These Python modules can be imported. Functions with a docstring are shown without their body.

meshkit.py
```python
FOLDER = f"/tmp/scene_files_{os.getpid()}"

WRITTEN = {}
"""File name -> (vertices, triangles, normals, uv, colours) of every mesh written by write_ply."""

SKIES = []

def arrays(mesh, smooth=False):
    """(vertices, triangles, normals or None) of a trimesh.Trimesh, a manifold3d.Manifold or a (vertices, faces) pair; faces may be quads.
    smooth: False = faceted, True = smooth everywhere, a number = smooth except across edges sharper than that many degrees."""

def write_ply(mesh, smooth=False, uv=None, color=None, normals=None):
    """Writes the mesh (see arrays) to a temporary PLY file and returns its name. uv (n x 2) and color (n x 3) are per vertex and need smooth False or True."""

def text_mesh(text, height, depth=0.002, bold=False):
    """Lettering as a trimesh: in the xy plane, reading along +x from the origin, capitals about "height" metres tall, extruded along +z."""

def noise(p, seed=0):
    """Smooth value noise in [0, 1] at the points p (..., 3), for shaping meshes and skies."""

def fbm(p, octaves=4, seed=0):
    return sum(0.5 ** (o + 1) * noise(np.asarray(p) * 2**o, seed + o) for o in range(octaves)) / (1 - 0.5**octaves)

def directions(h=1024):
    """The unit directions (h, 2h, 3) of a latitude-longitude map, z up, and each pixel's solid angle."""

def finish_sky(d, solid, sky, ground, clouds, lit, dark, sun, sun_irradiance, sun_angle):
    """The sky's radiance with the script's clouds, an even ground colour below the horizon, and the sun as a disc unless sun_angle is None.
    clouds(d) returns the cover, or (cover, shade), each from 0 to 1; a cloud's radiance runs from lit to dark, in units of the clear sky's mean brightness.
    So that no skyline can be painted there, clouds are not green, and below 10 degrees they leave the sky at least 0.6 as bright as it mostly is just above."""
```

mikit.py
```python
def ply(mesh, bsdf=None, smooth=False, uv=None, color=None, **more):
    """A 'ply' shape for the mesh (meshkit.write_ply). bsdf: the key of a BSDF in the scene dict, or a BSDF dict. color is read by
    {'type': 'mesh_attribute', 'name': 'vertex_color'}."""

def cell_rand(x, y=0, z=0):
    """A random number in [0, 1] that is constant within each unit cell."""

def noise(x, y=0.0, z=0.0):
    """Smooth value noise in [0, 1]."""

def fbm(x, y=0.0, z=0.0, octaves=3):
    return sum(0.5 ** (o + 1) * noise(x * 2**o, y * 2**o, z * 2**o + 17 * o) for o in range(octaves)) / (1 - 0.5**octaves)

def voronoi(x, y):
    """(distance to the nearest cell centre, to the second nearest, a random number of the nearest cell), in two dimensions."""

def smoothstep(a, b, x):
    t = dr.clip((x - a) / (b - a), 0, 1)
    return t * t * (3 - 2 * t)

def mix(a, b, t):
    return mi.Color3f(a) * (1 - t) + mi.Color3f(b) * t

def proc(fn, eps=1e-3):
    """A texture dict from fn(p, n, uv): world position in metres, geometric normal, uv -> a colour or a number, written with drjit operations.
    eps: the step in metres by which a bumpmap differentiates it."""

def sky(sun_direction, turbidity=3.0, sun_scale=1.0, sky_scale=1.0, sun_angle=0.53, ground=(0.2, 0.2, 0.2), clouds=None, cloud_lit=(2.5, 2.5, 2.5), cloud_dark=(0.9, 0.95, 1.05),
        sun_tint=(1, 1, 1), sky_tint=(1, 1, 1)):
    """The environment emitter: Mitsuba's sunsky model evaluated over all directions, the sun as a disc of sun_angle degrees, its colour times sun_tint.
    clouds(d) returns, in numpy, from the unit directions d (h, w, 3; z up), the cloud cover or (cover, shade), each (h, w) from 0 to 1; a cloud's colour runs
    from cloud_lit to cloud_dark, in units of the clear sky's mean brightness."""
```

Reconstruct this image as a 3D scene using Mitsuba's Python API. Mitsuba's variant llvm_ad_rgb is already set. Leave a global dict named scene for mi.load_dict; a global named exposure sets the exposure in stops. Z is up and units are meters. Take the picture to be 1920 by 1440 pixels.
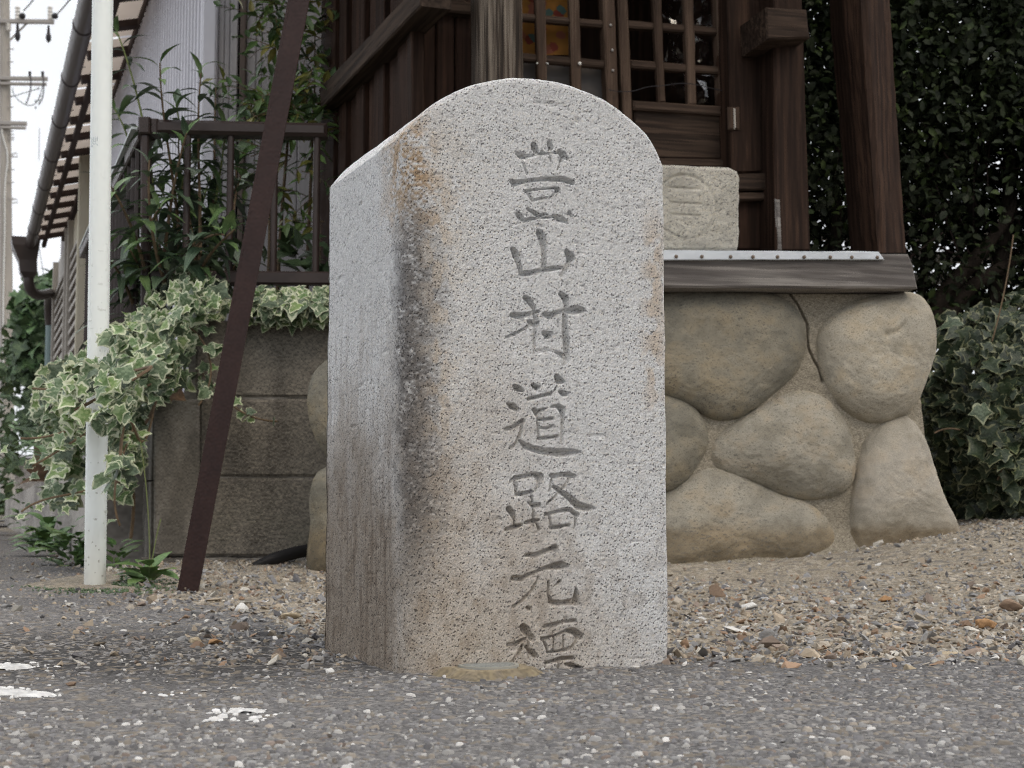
import math, random
import numpy as np, trimesh, mitsuba as mi, drjit as dr, mikit, meshkit
from scipy.interpolate import CubicSpline
from scipy.spatial import ConvexHull
from shapely.geometry import Polygon, Point
import shapely
from mikit import noise, fbm, smoothstep, mix, voronoi, cell_rand
random.seed(11)
RNG = np.random.default_rng(11)
scene, labels = {}, {}

# ------------------------------------------------------------------ camera, sky, exposure
FPX, CAM_H, HORIZON = 2800.0, 0.149, 950.0          # focal length and horizon in pixels of a 1920 wide frame; camera 14 cm above the road
PITCH = math.atan((HORIZON - 720) / FPX)
EYE = np.array([0.0, 0.0, CAM_H])
FWD = np.array([0, math.cos(PITCH), math.sin(PITCH)])
UPV = np.array([0, -math.sin(PITCH), math.cos(PITCH)])
T = mi.ScalarTransform4f
scene['camera'] = {'type': 'thinlens', 'fov': math.degrees(2 * math.atan(960 / FPX)), 'fov_axis': 'x', 'near_clip': 0.05, 'far_clip': 400.0,
                   'aperture_radius': 0.0011, 'focus_distance': 1.42,
                   'to_world': T().look_at(origin=EYE.tolist(), target=(EYE + FWD).tolist(), up=UPV.tolist())}
exposure = 2.65
def cloud_cover(d):
    s = meshkit.fbm(d * 3.0, 4, 5)
    return np.ones(d.shape[:2]), np.clip(0.15 + 0.75 * s + 0.2 * (0.25 - d[..., 2]), 0, 1)
scene['sky_light'] = mikit.sky((0.35, -0.62, 0.75), turbidity=3, sun_scale=0.10, sun_angle=30, clouds=cloud_cover,
                               sun_tint=(0.98, 1.0, 1.04),
                               cloud_lit=(2.47, 2.5, 2.56), cloud_dark=(1.24, 1.3, 1.4), ground=(0.16, 0.155, 0.15))

# ------------------------------------------------------------------ helpers
def ray(px, py):
    d = FWD + (px - 960) / FPX * np.array([1.0, 0, 0]) - (py - 720) / FPX * UPV
    return d / d[1]
def at(px, py, y):                                   # point at depth y
    return EYE + ray(px, py) * y
def onground(px, py, z=0.0):
    d = ray(px, py)
    return EYE + d * ((z - CAM_H) / d[2])
class Frame:
    """An upright plane: origin o, t along it, n towards the viewer."""
    def __init__(s, o, deg):
        s.o = np.array(o, float); a = math.radians(deg)
        s.t = np.array([math.cos(a), math.sin(a), 0]); s.n = np.array([math.sin(a), -math.cos(a), 0])
    def px(s, px, py, d=0.0):
        r = ray(px, py); o = s.o + s.n * d
        k = np.dot(o - EYE, s.n) / np.dot(r, s.n)
        p = EYE + r * k - s.o
        return np.array([np.dot(p, s.t), p[2]])
    def to3(s, az, d=0.0):
        az = np.asarray(az, float)
        return s.o + az[..., :1] * s.t + az[..., 1:2] * np.array([0, 0, 1.0]) + np.asarray(d, float)[..., None] * s.n
def key_of(name, parent=None):
    k = name if parent is None else parent + '__' + name
    i, r = 0, k
    while r in scene or r in labels:
        i += 1; r = f'{k}_{i:03d}'
    return r
def tag(key, label=None, cat=None, group=None, kind=None, category=None):
    e = labels.setdefault(key, {}); cat = cat or category
    for a, b in (('label', label), ('category', cat), ('group', group), ('kind', kind)):
        if b: e[a] = b
    return key
def thing(name, label, cat, group=None):
    return tag(key_of(name), label, cat, group)
def put(name, mesh, mat, parent=None, smooth=False, uv=None, color=None, **lab):
    k = key_of(name, parent)
    scene[k] = mikit.ply(mesh, mat, smooth=smooth, uv=uv, color=color)
    if lab: tag(k, **lab)
    return k
def putdict(name, ply, m, parent):
    k = key_of(name, parent)
    scene[k] = {**ply, 'to_world': T(m)}
    return k
def prism(fr, poly, d, thick, bevel=0.003):
    """Convex polygon (a, z) in the frame, its front at offset d, thick behind, front edges bevelled."""
    p = np.asarray(poly, float)
    if np.sum(p[:, 0] * np.roll(p[:, 1], -1) - np.roll(p[:, 0], -1) * p[:, 1]) < 0: p = p[::-1]
    n = len(p)
    e = np.roll(p, -1, 0) - p; nr = np.stack([-e[:, 1], e[:, 0]], 1) / np.linalg.norm(e, axis=1, keepdims=True)
    q = np.empty_like(p)
    for i in range(n):
        a, b = nr[i - 1], nr[i]
        q[i] = p[i] + (a + b) / max(1 + a @ b, 0.3) * bevel
    v = np.vstack([fr.to3(p, np.full(n, d - thick)), fr.to3(p, np.full(n, d - bevel)), fr.to3(q, np.full(n, d))])
    f = []
    for k in range(2):
        for i in range(n):
            j = (i + 1) % n
            f += [[k*n+i, k*n+j, (k+1)*n+j], [k*n+i, (k+1)*n+j, (k+1)*n+i]]
    f += [[2*n, 2*n+i, 2*n+i+1] for i in range(1, n - 1)] + [[0, i + 1, i] for i in range(1, n - 1)]
    return trimesh.Trimesh(v, f, process=False)
def pxprism(fr, pts, d, thick, bevel=0.003):
    return prism(fr, [fr.px(x, y, d) for x, y in pts], d, thick, bevel)
def rough(mesh, size, amp, freq, seed=0):
    m = trimesh.Trimesh(mesh.vertices, mesh.faces, process=True); m.merge_vertices()
    m = m.subdivide_to_size(size, max_iter=12) if size else m
    m.merge_vertices()
    nrm = m.vertex_normals
    m.vertices = m.vertices + nrm * ((meshkit.fbm(m.vertices * freq, 3, seed) - 0.5) * 2 * amp)[:, None]
    return m
def obox(p0, p1, w, h, up=(0, 0, 1)):
    """Bar of width w and height h between two points."""
    p0, p1 = np.array(p0, float), np.array(p1, float)
    z = p1 - p0; L = np.linalg.norm(z); z /= L
    x = np.cross(z, up); x /= np.linalg.norm(x); y = np.cross(z, x)
    b = min(w, h) * 0.12
    c = [(-w/2+b, -h/2), (w/2-b, -h/2), (w/2, -h/2+b), (w/2, h/2-b), (w/2-b, h/2), (-w/2+b, h/2), (-w/2, h/2-b), (-w/2, -h/2+b)]
    v = np.array([p0 + x*a + y*k for a, k in c] + [p1 + x*a + y*k for a, k in c])
    f = [[i, (i+1) % 8, 8+(i+1) % 8] for i in range(8)] + [[i, 8+(i+1) % 8, 8+i] for i in range(8)]
    f += [[0, i+1, i] for i in range(1, 7)] + [[8, 8+i, 8+i+1] for i in range(1, 7)]
    return trimesh.Trimesh(v, f, process=False)
def tube(pts, rad, n=8, cap=True):
    pts = np.array(pts, float); rad = np.broadcast_to(np.asarray(rad, float), len(pts))
    d = np.gradient(pts, axis=0); d /= np.linalg.norm(d, axis=1, keepdims=True) + 1e-12
    ref = np.array([0.3, 0.9, 0.2]) if abs(d[0][2]) > 0.8 else np.array([0, 0, 1.0])
    v = []
    x = np.cross(d[0], ref); x /= np.linalg.norm(x)
    for p, t, r in zip(pts, d, rad):
        x = x - t * (x @ t); x /= np.linalg.norm(x); y = np.cross(t, x)
        a = np.arange(n) * 2 * np.pi / n
        v.append(p + r * (np.cos(a)[:, None] * x + np.sin(a)[:, None] * y))
    v = np.vstack(v); f = []
    for k in range(len(pts) - 1):
        for i in range(n):
            j = (i + 1) % n
            f += [[k*n+i, k*n+j, (k+1)*n+j], [k*n+i, (k+1)*n+j, (k+1)*n+i]]
    if cap:
        m = (len(pts) - 1) * n
        f += [[0, i + 1, i] for i in range(1, n - 1)] + [[m, m+i, m+i+1] for i in range(1, n - 1)]
    return trimesh.Trimesh(v, f, process=False)
def spline(pts, n=20):
    pts = np.array(pts, float); s = np.r_[0, np.cumsum(np.linalg.norm(np.diff(pts, axis=0), axis=1))]
    return CubicSpline(s, pts)(np.linspace(0, s[-1], n))
def cat(ms): return trimesh.util.concatenate(ms)
def sstep(a, b, x):
    t = np.clip((x - a) / (b - a), 0, 1); return t * t * (3 - 2 * t)

# ------------------------------------------------------------------ materials
def tex(c, eps=1e-3): return mikit.proc(c, eps) if callable(c) else {'type': 'rgb', 'value': list(map(float, c))}
def M(name, color, rough=0.8, spec=0.35, metal=0.0, bump=None, eps=1e-3, scale=1.0, coat=0.0):
    b = {'type': 'principled', 'base_color': tex(color), 'roughness': rough, 'specular': spec, 'metallic': metal}
    if coat: b['clearcoat'] = coat; b['clearcoat_gloss'] = 0.6
    if bump: b = {'type': 'bumpmap', 'height': tex(bump, eps), 'scale': scale, 'bsdf': b}
    scene[name] = {'type': 'twosided', 'bsdf': b}
    return name
C = mi.Color3f
def OC(c): return mi.Color3f(*[dr.opaque(mi.Float, float(x)) for x in c])      # shared code for materials that differ only in numbers
def OF(x): return dr.opaque(mi.Float, float(x))
# marker stone frame: u along the front, v to the back
S_TH = math.radians(22.5); SC, SS = math.cos(S_TH), math.sin(S_TH)
S_O = np.array([-0.0912, 1.277, 0.0]); S_W = 0.254; S_D = 0.25
def speckle(p, base, dark, warm, f=720.0):
    """Angular crystals: random tones in jittered cells of three sizes, denser here and sparser there."""
    wx = 0.9 * noise(p.x * f * 0.9, p.y * f * 0.9, p.z * f * 0.9); wz = 0.9 * noise(p.x * f * 0.9 + 41, p.y * f * 0.9, p.z * f * 0.9 + 13)
    x, y, z = p.x * f + 0.4 * p.z * f, p.y * f + wx, p.z * f - 0.45 * p.x * f
    r = cell_rand(x + wx, y, z + wz); r2 = cell_rand(x * 1.8 + wz, y * 1.8 + 7, z * 1.8 + wx); r3 = cell_rand(x * 0.5 + wz, y * 0.5 + 3, z * 0.5 + wx)
    q = 0.07 * (fbm(p.x * 60, p.y * 60, p.z * 60, 3) - 0.5)
    col = C(base) * (0.64 + 0.50 * r2 + 0.16 * r3)
    col = mix(col, C(base) * 0.66, dr.select(r < 0.27 + q, 0.85, 0.0))
    col = mix(col, warm, dr.select((r > 0.30) & (r < 0.40), 0.6, 0.0))
    col = mix(col, dark, dr.select(r3 > 0.965, 0.4, 0.0))
    return mix(col, dark, dr.select(r > 0.90 - q, 0.86, 0.0))
def granite_color(p, n, uv):
    x, y = p.x - S_O[0], p.y - S_O[1]
    u, v, z = x * SC + y * SS, -x * SS + y * SC, p.z
    col = speckle(p, (0.605, 0.61, 0.61), (0.075, 0.075, 0.08), (0.56, 0.52, 0.46))
    w1 = fbm(u * 30, v * 30, z * 12, 4); w2 = fbm(u * 110 + 9, v * 110, z * 60, 3); w3 = fbm(u * 150, v * 150 + 4, z * 6.0, 3); g = noise(x * 420, y * 420, z * 420)
    edge = dr.maximum(dr.abs(u), dr.abs(v))                                    # distance from the front left arris
    fr = smoothstep(0.02, 0.0, v); side = smoothstep(0.012, 0.05, v)
    # brown grime rising from the ground, higher towards the left arris
    low = smoothstep(0.34, 0.03, z + 0.22 * (w1 - 0.5) + fr * 2.0 * dr.maximum(u - 0.10, 0))
    col = mix(col, col * C(0.66, 0.56, 0.45), 0.74 * low)
    col = mix(col, col * C(0.62, 0.56, 0.50), 0.5 * smoothstep(0.45, 0.75, w2) * smoothstep(0.40, 0.10, z + 0.5 * u * fr))
    col = mix(col, col * C(0.50, 0.46, 0.42), 0.9 * side * smoothstep(0.30, 0.14, z + 0.14 * (w3 - 0.5) + 0.1 * (w1 - 0.5)))
    col = mix(col, col * C(0.60, 0.56, 0.53), 0.6 * side * smoothstep(0.5, 0.62, w3) * smoothstep(0.40, 0.22, z))
    # broad tea coloured wash on the left of the front
    wash = fr * smoothstep(0.115, 0.03, u + 0.07 * (w1 - 0.5)) * smoothstep(0.52, 0.45, z)
    col = mix(col, col * C(0.78, 0.69, 0.56), 0.32 * wash * smoothstep(0.34, 0.62, 0.5 * w1 + 0.3 * w2 + 0.2 * g))
    # rust below the left shoulder
    rust = smoothstep(0.060, 0.004, u + 0.06 * (w1 - 0.5) + v * 0.6) * smoothstep(0.36, 0.43, z + 0.06 * (w1 - 0.5)) * smoothstep(0.52, 0.47, z)
    col = mix(col, col * C(0.62, 0.42, 0.23), 0.9 * rust * smoothstep(0.30, 0.62, 0.6 * w2 + 0.4 * g))
    rust2 = smoothstep(0.035, 0.0, dr.abs(u - 0.028) + 0.05 * (w2 - 0.5)) * fr * smoothstep(0.50, 0.40, z) * smoothstep(0.1, 0.25, z)
    col = mix(col, col * C(0.72, 0.53, 0.32), 0.45 * rust2 * smoothstep(0.42, 0.62, w2))
    # dark lichen strip along the worn arris
    strip = smoothstep(0.046, 0.006, edge + 0.045 * (w2 - 0.5) + 0.04 * (w1 - 0.5)) * smoothstep(0.02, 0.16, z + 0.05 * (w1 - 0.5)) * smoothstep(0.44, 0.36, z + 0.08 * (w1 - 0.5))
    col = mix(col, col * C(0.20, 0.185, 0.18), 0.9 * strip * smoothstep(0.28, 0.62, 0.35 * w1 + 0.35 * w2 + 0.3 * g + 0.1))
    # pale brown run on the right arris
    run = smoothstep(0.020, 0.0, dr.abs(u - 0.241)) * fr * smoothstep(0.2, 0.28, z) * smoothstep(0.45, 0.38, z)
    return mix(col, col * C(0.74, 0.56, 0.38), 0.6 * run * smoothstep(0.38, 0.6, w2))
def granite_bump(p, n, uv):
    return 0.00028 * noise(p.x * 420, p.y * 420, p.z * 420) + 0.0003 * noise(p.x * 190, p.y * 190, p.z * 190)
M('m_granite', granite_color, 0.85, 0.3, bump=granite_bump, eps=5e-4)
def granite2_color(p, n, uv):
    col = speckle(p, (0.46, 0.44, 0.385), (0.05, 0.05, 0.05), (0.40, 0.35, 0.26), 360.0)
    return col * (0.72 + 0.5 * fbm(p.x * 14, p.y * 14, p.z * 14, 3))
M('m_block_granite', granite2_color, 0.85, 0.3, bump=lambda p, n, uv: 0.0009 * noise(p.x * 200, p.y * 200, p.z * 200) + 0.001 * noise(p.x * 70, p.y * 70, p.z * 70))
def boulder_mat(name, a, b, dark, warm, f, sp):
    a, b, dark, warm, f, sp = OC(a), OC(b), OC(dark), OC(warm), OF(f), OF(sp)
    def fn(p, n, uv):
        w = fbm(p.x * 9 + 3, p.y * 9, p.z * 9, 4); w2 = fbm(p.x * 34, p.y * 34, p.z * 34, 3); s = noise(p.x * f, p.y * f, p.z * f)
        s2 = noise(p.x * f * 1.9 + 5, p.y * f * 1.9, p.z * f * 1.9)
        col = mix(a * 0.92, b * 1.04, smoothstep(0.36, 0.64, w)) * (0.26 + 0.46 * w2 + 0.56 * s2 + 0.32 * s)
        col = mix(col, col * C(0.62, 0.58, 0.50), 0.32 * smoothstep(0.52, 0.70, fbm(p.x * 22 + 60, p.y * 22, p.z * 22, 4)))            # stains
        col = mix(col, col * C(0.66, 0.56, 0.43), 0.8 * smoothstep(0.12, 0.085, p.z + 0.03 * (w2 - 0.5)))                       # splash line
        col = mix(col, warm, 0.55 * smoothstep(0.47, 0.70, 0.5 * w2 + 0.5 * w))
        return mix(col, dark, sp * smoothstep(0.55, 0.72, 0.5 * s + 0.5 * s2))
    M(name, fn, 0.82, 0.3, bump=lambda p, n, uv: 0.0008 * noise(p.x * 260, p.y * 260, p.z * 260) + 0.0018 * noise(p.x * 95, p.y * 95, p.z * 95))
boulder_mat('m_boulder_olive', (0.225, 0.21, 0.17), (0.28, 0.255, 0.20), (0.07, 0.068, 0.06), (0.27, 0.215, 0.135), 330, 0.8)
boulder_mat('m_boulder_tan', (0.40, 0.365, 0.295), (0.46, 0.425, 0.35), (0.14, 0.125, 0.10), (0.37, 0.295, 0.19), 300, 0.75)
boulder_mat('m_boulder_pale', (0.40, 0.365, 0.30), (0.44, 0.405, 0.345), (0.18, 0.16, 0.13), (0.37, 0.31, 0.23), 360, 0.6)
boulder_mat('m_boulder_mottled', (0.33, 0.305, 0.25), (0.40, 0.37, 0.305), (0.12, 0.115, 0.10), (0.31, 0.24, 0.155), 260, 0.8)
def mortar_color(p, n, uv):
    w = fbm(p.x * 12, p.y * 12, p.z * 12, 3); s = noise(p.x * 400, p.y * 400, p.z * 400)
    return mix((0.26, 0.23, 0.18), (0.36, 0.325, 0.26), w) * (0.4 + 1.0 * s)
M('m_mortar', mortar_color, 0.95, 0.2, bump=lambda p, n, uv: 0.0014 * noise(p.x * 240, p.y * 240, p.z * 240))
def wood(name, a, b, dirn, deg=15.0, pale=(0.2, 0.17, 0.14), palew=0.25, rough=0.75):
    ca, sa = OF(math.cos(math.radians(deg))), OF(math.sin(math.radians(deg)))
    k = 1.0 if name == 'm_wood_grey' else 0.55 if name == 'm_wood_worn' else 0.50
    a, b, pale, palew = OC(np.array(a) * k), OC(np.array(b) * k), OC(np.array(pale) * k), OF(palew)
    def coords(p):
        al, ac = p.x * ca + p.y * sa, -p.x * sa + p.y * ca
        return (p.z, al, ac) if dirn == 'v' else ((al, p.z, ac) if dirn == 'h' else (ac, p.z, al))
    def grain(p):
        g, h, k = coords(p)
        wob = 0.012 * noise(g * 4, h * 12, k * 12)
        return fbm(g * 5, (h + wob) * 130, (k + wob) * 130, 3), fbm(g * 2.2 + 40, h * 16, k * 16, 3), noise(g * 14, h * 620, k * 620)
    def fn(p, n, uv):
        w, m, fine = grain(p)
        col = mix(a, b, smoothstep(0.25, 0.75, w)) * (0.5 + 1.0 * m) * (0.72 + 0.55 * fine)
        return mix(col, pale, palew * smoothstep(0.5, 0.66, 0.45 * m + 0.4 * w + 0.15 * fine))
    def bp(p, n, uv):
        w, m, fine = grain(p)
        return 0.0018 * w + 0.0007 * fine
    M(name, fn, rough, 0.14, bump=bp, eps=7e-4)
wood('m_wood_post', (0.038, 0.021, 0.015), (0.085, 0.048, 0.033), 'v', pale=(0.17, 0.095, 0.06), palew=0.35)
wood('m_wood_worn', (0.035, 0.027, 0.022), (0.17, 0.13, 0.10), 'v', pale=(0.40, 0.35, 0.29), palew=0.7)
wood('m_wood_beam', (0.042, 0.028, 0.021), (0.095, 0.062, 0.045), 'h', pale=(0.2, 0.14, 0.1), palew=0.3)
wood('m_wood_lattice_v', (0.10, 0.066, 0.048), (0.19, 0.125, 0.09), 'v', pale=(0.26, 0.19, 0.14), palew=0.45)
wood('m_wood_lattice_h', (0.075, 0.05, 0.037), (0.15, 0.10, 0.073), 'h', pale=(0.22, 0.16, 0.12), palew=0.35)
wood('m_wood_board', (0.040, 0.021, 0.014), (0.088, 0.046, 0.031), 'v', pale=(0.12, 0.055, 0.028), palew=0.3)
wood('m_wood_side_beam', (0.05, 0.034, 0.026), (0.11, 0.075, 0.055), 's', deg=20, pale=(0.17, 0.11, 0.075), palew=0.3)
wood('m_wood_grey', (0.105, 0.095, 0.09), (0.20, 0.185, 0.172), 'h', pale=(0.32, 0.30, 0.28), palew=0.4, rough=0.85)
M('m_galvanised', lambda p, n, uv: C(0.56, 0.59, 0.62) * (0.82 + 0.3 * fbm(p.x * 26, p.y * 26, p.z * 60, 3)), 0.42, 0.5, metal=0.35)
M('m_nail', (0.16, 0.12, 0.09), 0.6)
def block_color(p, n, uv):
    w = fbm(p.x * 5, p.y * 5, p.z * 7, 4); s = noise(p.x * 230, p.y * 230, p.z * 230); s2 = noise(p.x * 430, p.y * 430, p.z * 430)
    st = fbm(p.x * 22, p.y * 22, p.z * 2.5, 3)
    col = mix((0.115, 0.105, 0.092), (0.225, 0.205, 0.175), smoothstep(0.3, 0.72, 0.5 * w + 0.5 * st)) * (0.35 + 0.75 * s + 0.5 * s2)
    col = mix(col, (0.30, 0.27, 0.22), 0.55 * smoothstep(0.60, 0.75, 0.5 * s + 0.5 * s2) * smoothstep(0.55, 0.1, p.z))
    return mix(col, (0.07, 0.075, 0.045), 0.35 * smoothstep(0.55, 0.7, w) * smoothstep(0.2, 0.0, p.z))
M('m_block', block_color, 0.95, 0.2, bump=lambda p, n, uv: 0.0022 * noise(p.x * 230, p.y * 230, p.z * 230) + 0.0012 * noise(p.x * 430, p.y * 430, p.z * 430), eps=5e-4)
M('m_end_block', lambda p, n, uv: mix((0.16, 0.148, 0.13), (0.30, 0.28, 0.25), smoothstep(0.3, 0.7, fbm(p.x * 18, p.y * 18, p.z * 5, 4))) * (0.55 + 0.8 * noise(p.x * 260, p.y * 260, p.z * 260)), 0.95, 0.2, bump=lambda p, n, uv: 0.002 * noise(p.x * 230, p.y * 230, p.z * 230))
M('m_block_smooth', lambda p, n, uv: mix((0.12, 0.112, 0.10), (0.26, 0.245, 0.225), smoothstep(0.3, 0.7, fbm(p.x * 18, p.y * 18, p.z * 4, 4))) * (0.7 + 0.5 * noise(p.x * 160, p.y * 160, p.z * 160)), 0.95, 0.2, bump=lambda p, n, uv: 0.002 * noise(p.x * 200, p.y * 200, p.z * 200))
M('m_steel_brown', lambda p, n, uv: mix((0.020, 0.0095, 0.009), (0.040, 0.019, 0.016), fbm(p.x * 40, p.y * 40, p.z * 14, 4)) * (0.75 + 0.5 * noise(p.x * 300, p.y * 300, p.z * 300)), 0.5, 0.35, bump=lambda p, n, uv: 0.0003 * noise(p.x * 250, p.y * 250, p.z * 250))
def pvc_color(p, n, uv):
    sp = smoothstep(0.80, 0.86, noise(p.x * 170, p.y * 170, p.z * 150)) * smoothstep(0.9, 0.0, p.z)
    col = C(0.84, 0.88, 0.85) * (0.93 + 0.12 * fbm(p.x * 30, p.y * 30, p.z * 3, 3))
    col = mix(col, (0.42, 0.40, 0.33), 0.5 * smoothstep(0.16, 0.0, p.z + 0.1 * (fbm(p.x * 60, p.y * 60, p.z * 18, 3) - 0.5)))
    return mix(col, (0.25, 0.22, 0.18), 0.6 * sp)
M('m_pvc', pvc_color, 0.35, 0.5)
M('m_sticker', (0.52, 0.58, 0.60), 0.5)
M('m_alu_brown', lambda p, n, uv: C(0.042, 0.029, 0.026) * (0.8 + 0.45 * fbm(p.x * 20, p.y * 20, p.z * 20, 3)), 0.42, 0.35)
M('m_alu_edge', (0.52, 0.56, 0.55), 0.35, 0.5, metal=0.3)
M('m_siding', lambda p, n, uv: C(0.60, 0.595, 0.64) * (0.8 + 0.3 * fbm(p.x * 6, p.y * 6, p.z * 1.2, 3)), 0.5, 0.5)
M('m_siding_flat', lambda p, n, uv: C(0.36, 0.345, 0.35) * (0.82 + 0.3 * fbm(p.x * 9, p.y * 9, p.z * 0.9, 3)) * (0.94 + 0.1 * noise(p.x * 170, p.y * 8, p.z * 0.7)), 0.55, 0.45)
scene['m_soffit'] = {'type': 'principledthin', 'base_color': tex((0.62, 0.53, 0.45)), 'roughness': 0.7, 'diff_trans': 1.1, 'spec_trans': 0.0}
M('m_dark_timber', lambda p, n, uv: C(0.05, 0.034, 0.03) * (0.7 + 0.6 * fbm(p.x * 30, p.y * 12, p.z * 30, 3)), 0.8)
M('m_bark', lambda p, n, uv: C(0.028, 0.022, 0.018) * (0.6 + 0.8 * noise(p.x * 90, p.y * 90, p.z * 30)), 0.9, 0.15)
M('m_gutter', lambda p, n, uv: C(0.055, 0.043, 0.040) * (0.8 + 0.4 * fbm(p.x * 7, p.y * 3, p.z * 7, 3)), 0.38, 0.5)
M('m_louver', (0.36, 0.33, 0.29), 0.5)
M('m_louver_dark', (0.10, 0.075, 0.062), 0.6)
M('m_frame_cream', (0.46, 0.42, 0.32), 0.6)
M('m_foundation', lambda p, n, uv: C(0.22, 0.205, 0.21) * (0.8 + 0.4 * fbm(p.x * 5, p.y * 5, p.z * 5, 3)), 0.9)
M('m_blue_pipe', (0.20, 0.27, 0.27), 0.5)
M('m_concrete', lambda p, n, uv: mix((0.22, 0.205, 0.19), (0.34, 0.32, 0.295), smoothstep(0.3, 0.7, fbm(p.x * 3.3, p.y * 3.3, p.z * 9, 4))) * (0.75 + 0.45 * noise(p.x * 120, p.y * 120, p.z * 120)), 0.95, 0.2, bump=lambda p, n, uv: 0.002 * noise(p.x * 120, p.y * 120, p.z * 120))
M('m_pole_concrete', lambda p, n, uv: C(0.38, 0.355, 0.32) * (0.8 + 0.35 * fbm(p.x * 4, p.y * 4, p.z * 0.9, 3)), 0.9)
M('m_porcelain', (0.72, 0.70, 0.66), 0.25, 0.5)
M('m_black', (0.025, 0.024, 0.028), 0.5)
M('m_cable_white', (0.62, 0.62, 0.6), 0.5)
M('m_iron_grey', (0.33, 0.31, 0.29), 0.5, 0.5)
M('m_hose', (0.018, 0.018, 0.02), 0.4, 0.5)
M('m_stem', lambda p, n, uv: C(0.15, 0.105, 0.065) * (0.7 + 0.6 * noise(p.x * 200, p.y * 200, p.z * 90)), 0.8)
M('m_stem_green', (0.16, 0.19, 0.07), 0.7)
M('m_dry_leaf', lambda p, n, uv: C(0.12, 0.075, 0.045) * (0.7 + 0.6 * noise(p.x * 90, p.y * 90, p.z * 90)), 0.8)
def ivy_mat(name, green, green2, cream, thr, k):
    green, green2, cream, thr, k = OC(green), OC(green2), OC(cream), OF(thr), OF(k)
    def fn(p, n, uv):
        w = noise(p.x * 95 + k, p.y * 95, p.z * 95); m = noise(p.x * 230, p.y * 230 + k, p.z * 230); b = noise(p.x * 31, p.y * 31 + 3 * k, p.z * 31)
        inner = smoothstep(thr - 0.1, thr + 0.1, uv.x + 0.62 * (w - 0.5) + 0.3 * (b - 0.5))
        g = mix(green, green2, smoothstep(0.42, 0.62, m)) * (0.75 + 0.5 * b)
        return mix(C(cream) * (0.75 + 0.35 * b), g, inner)
    M(name, fn, 0.5, 0.4)
ivy_mat('m_ivy_a', (0.085, 0.135, 0.065), (0.165, 0.225, 0.13), (0.52, 0.56, 0.40), 0.20, 1.0)
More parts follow.
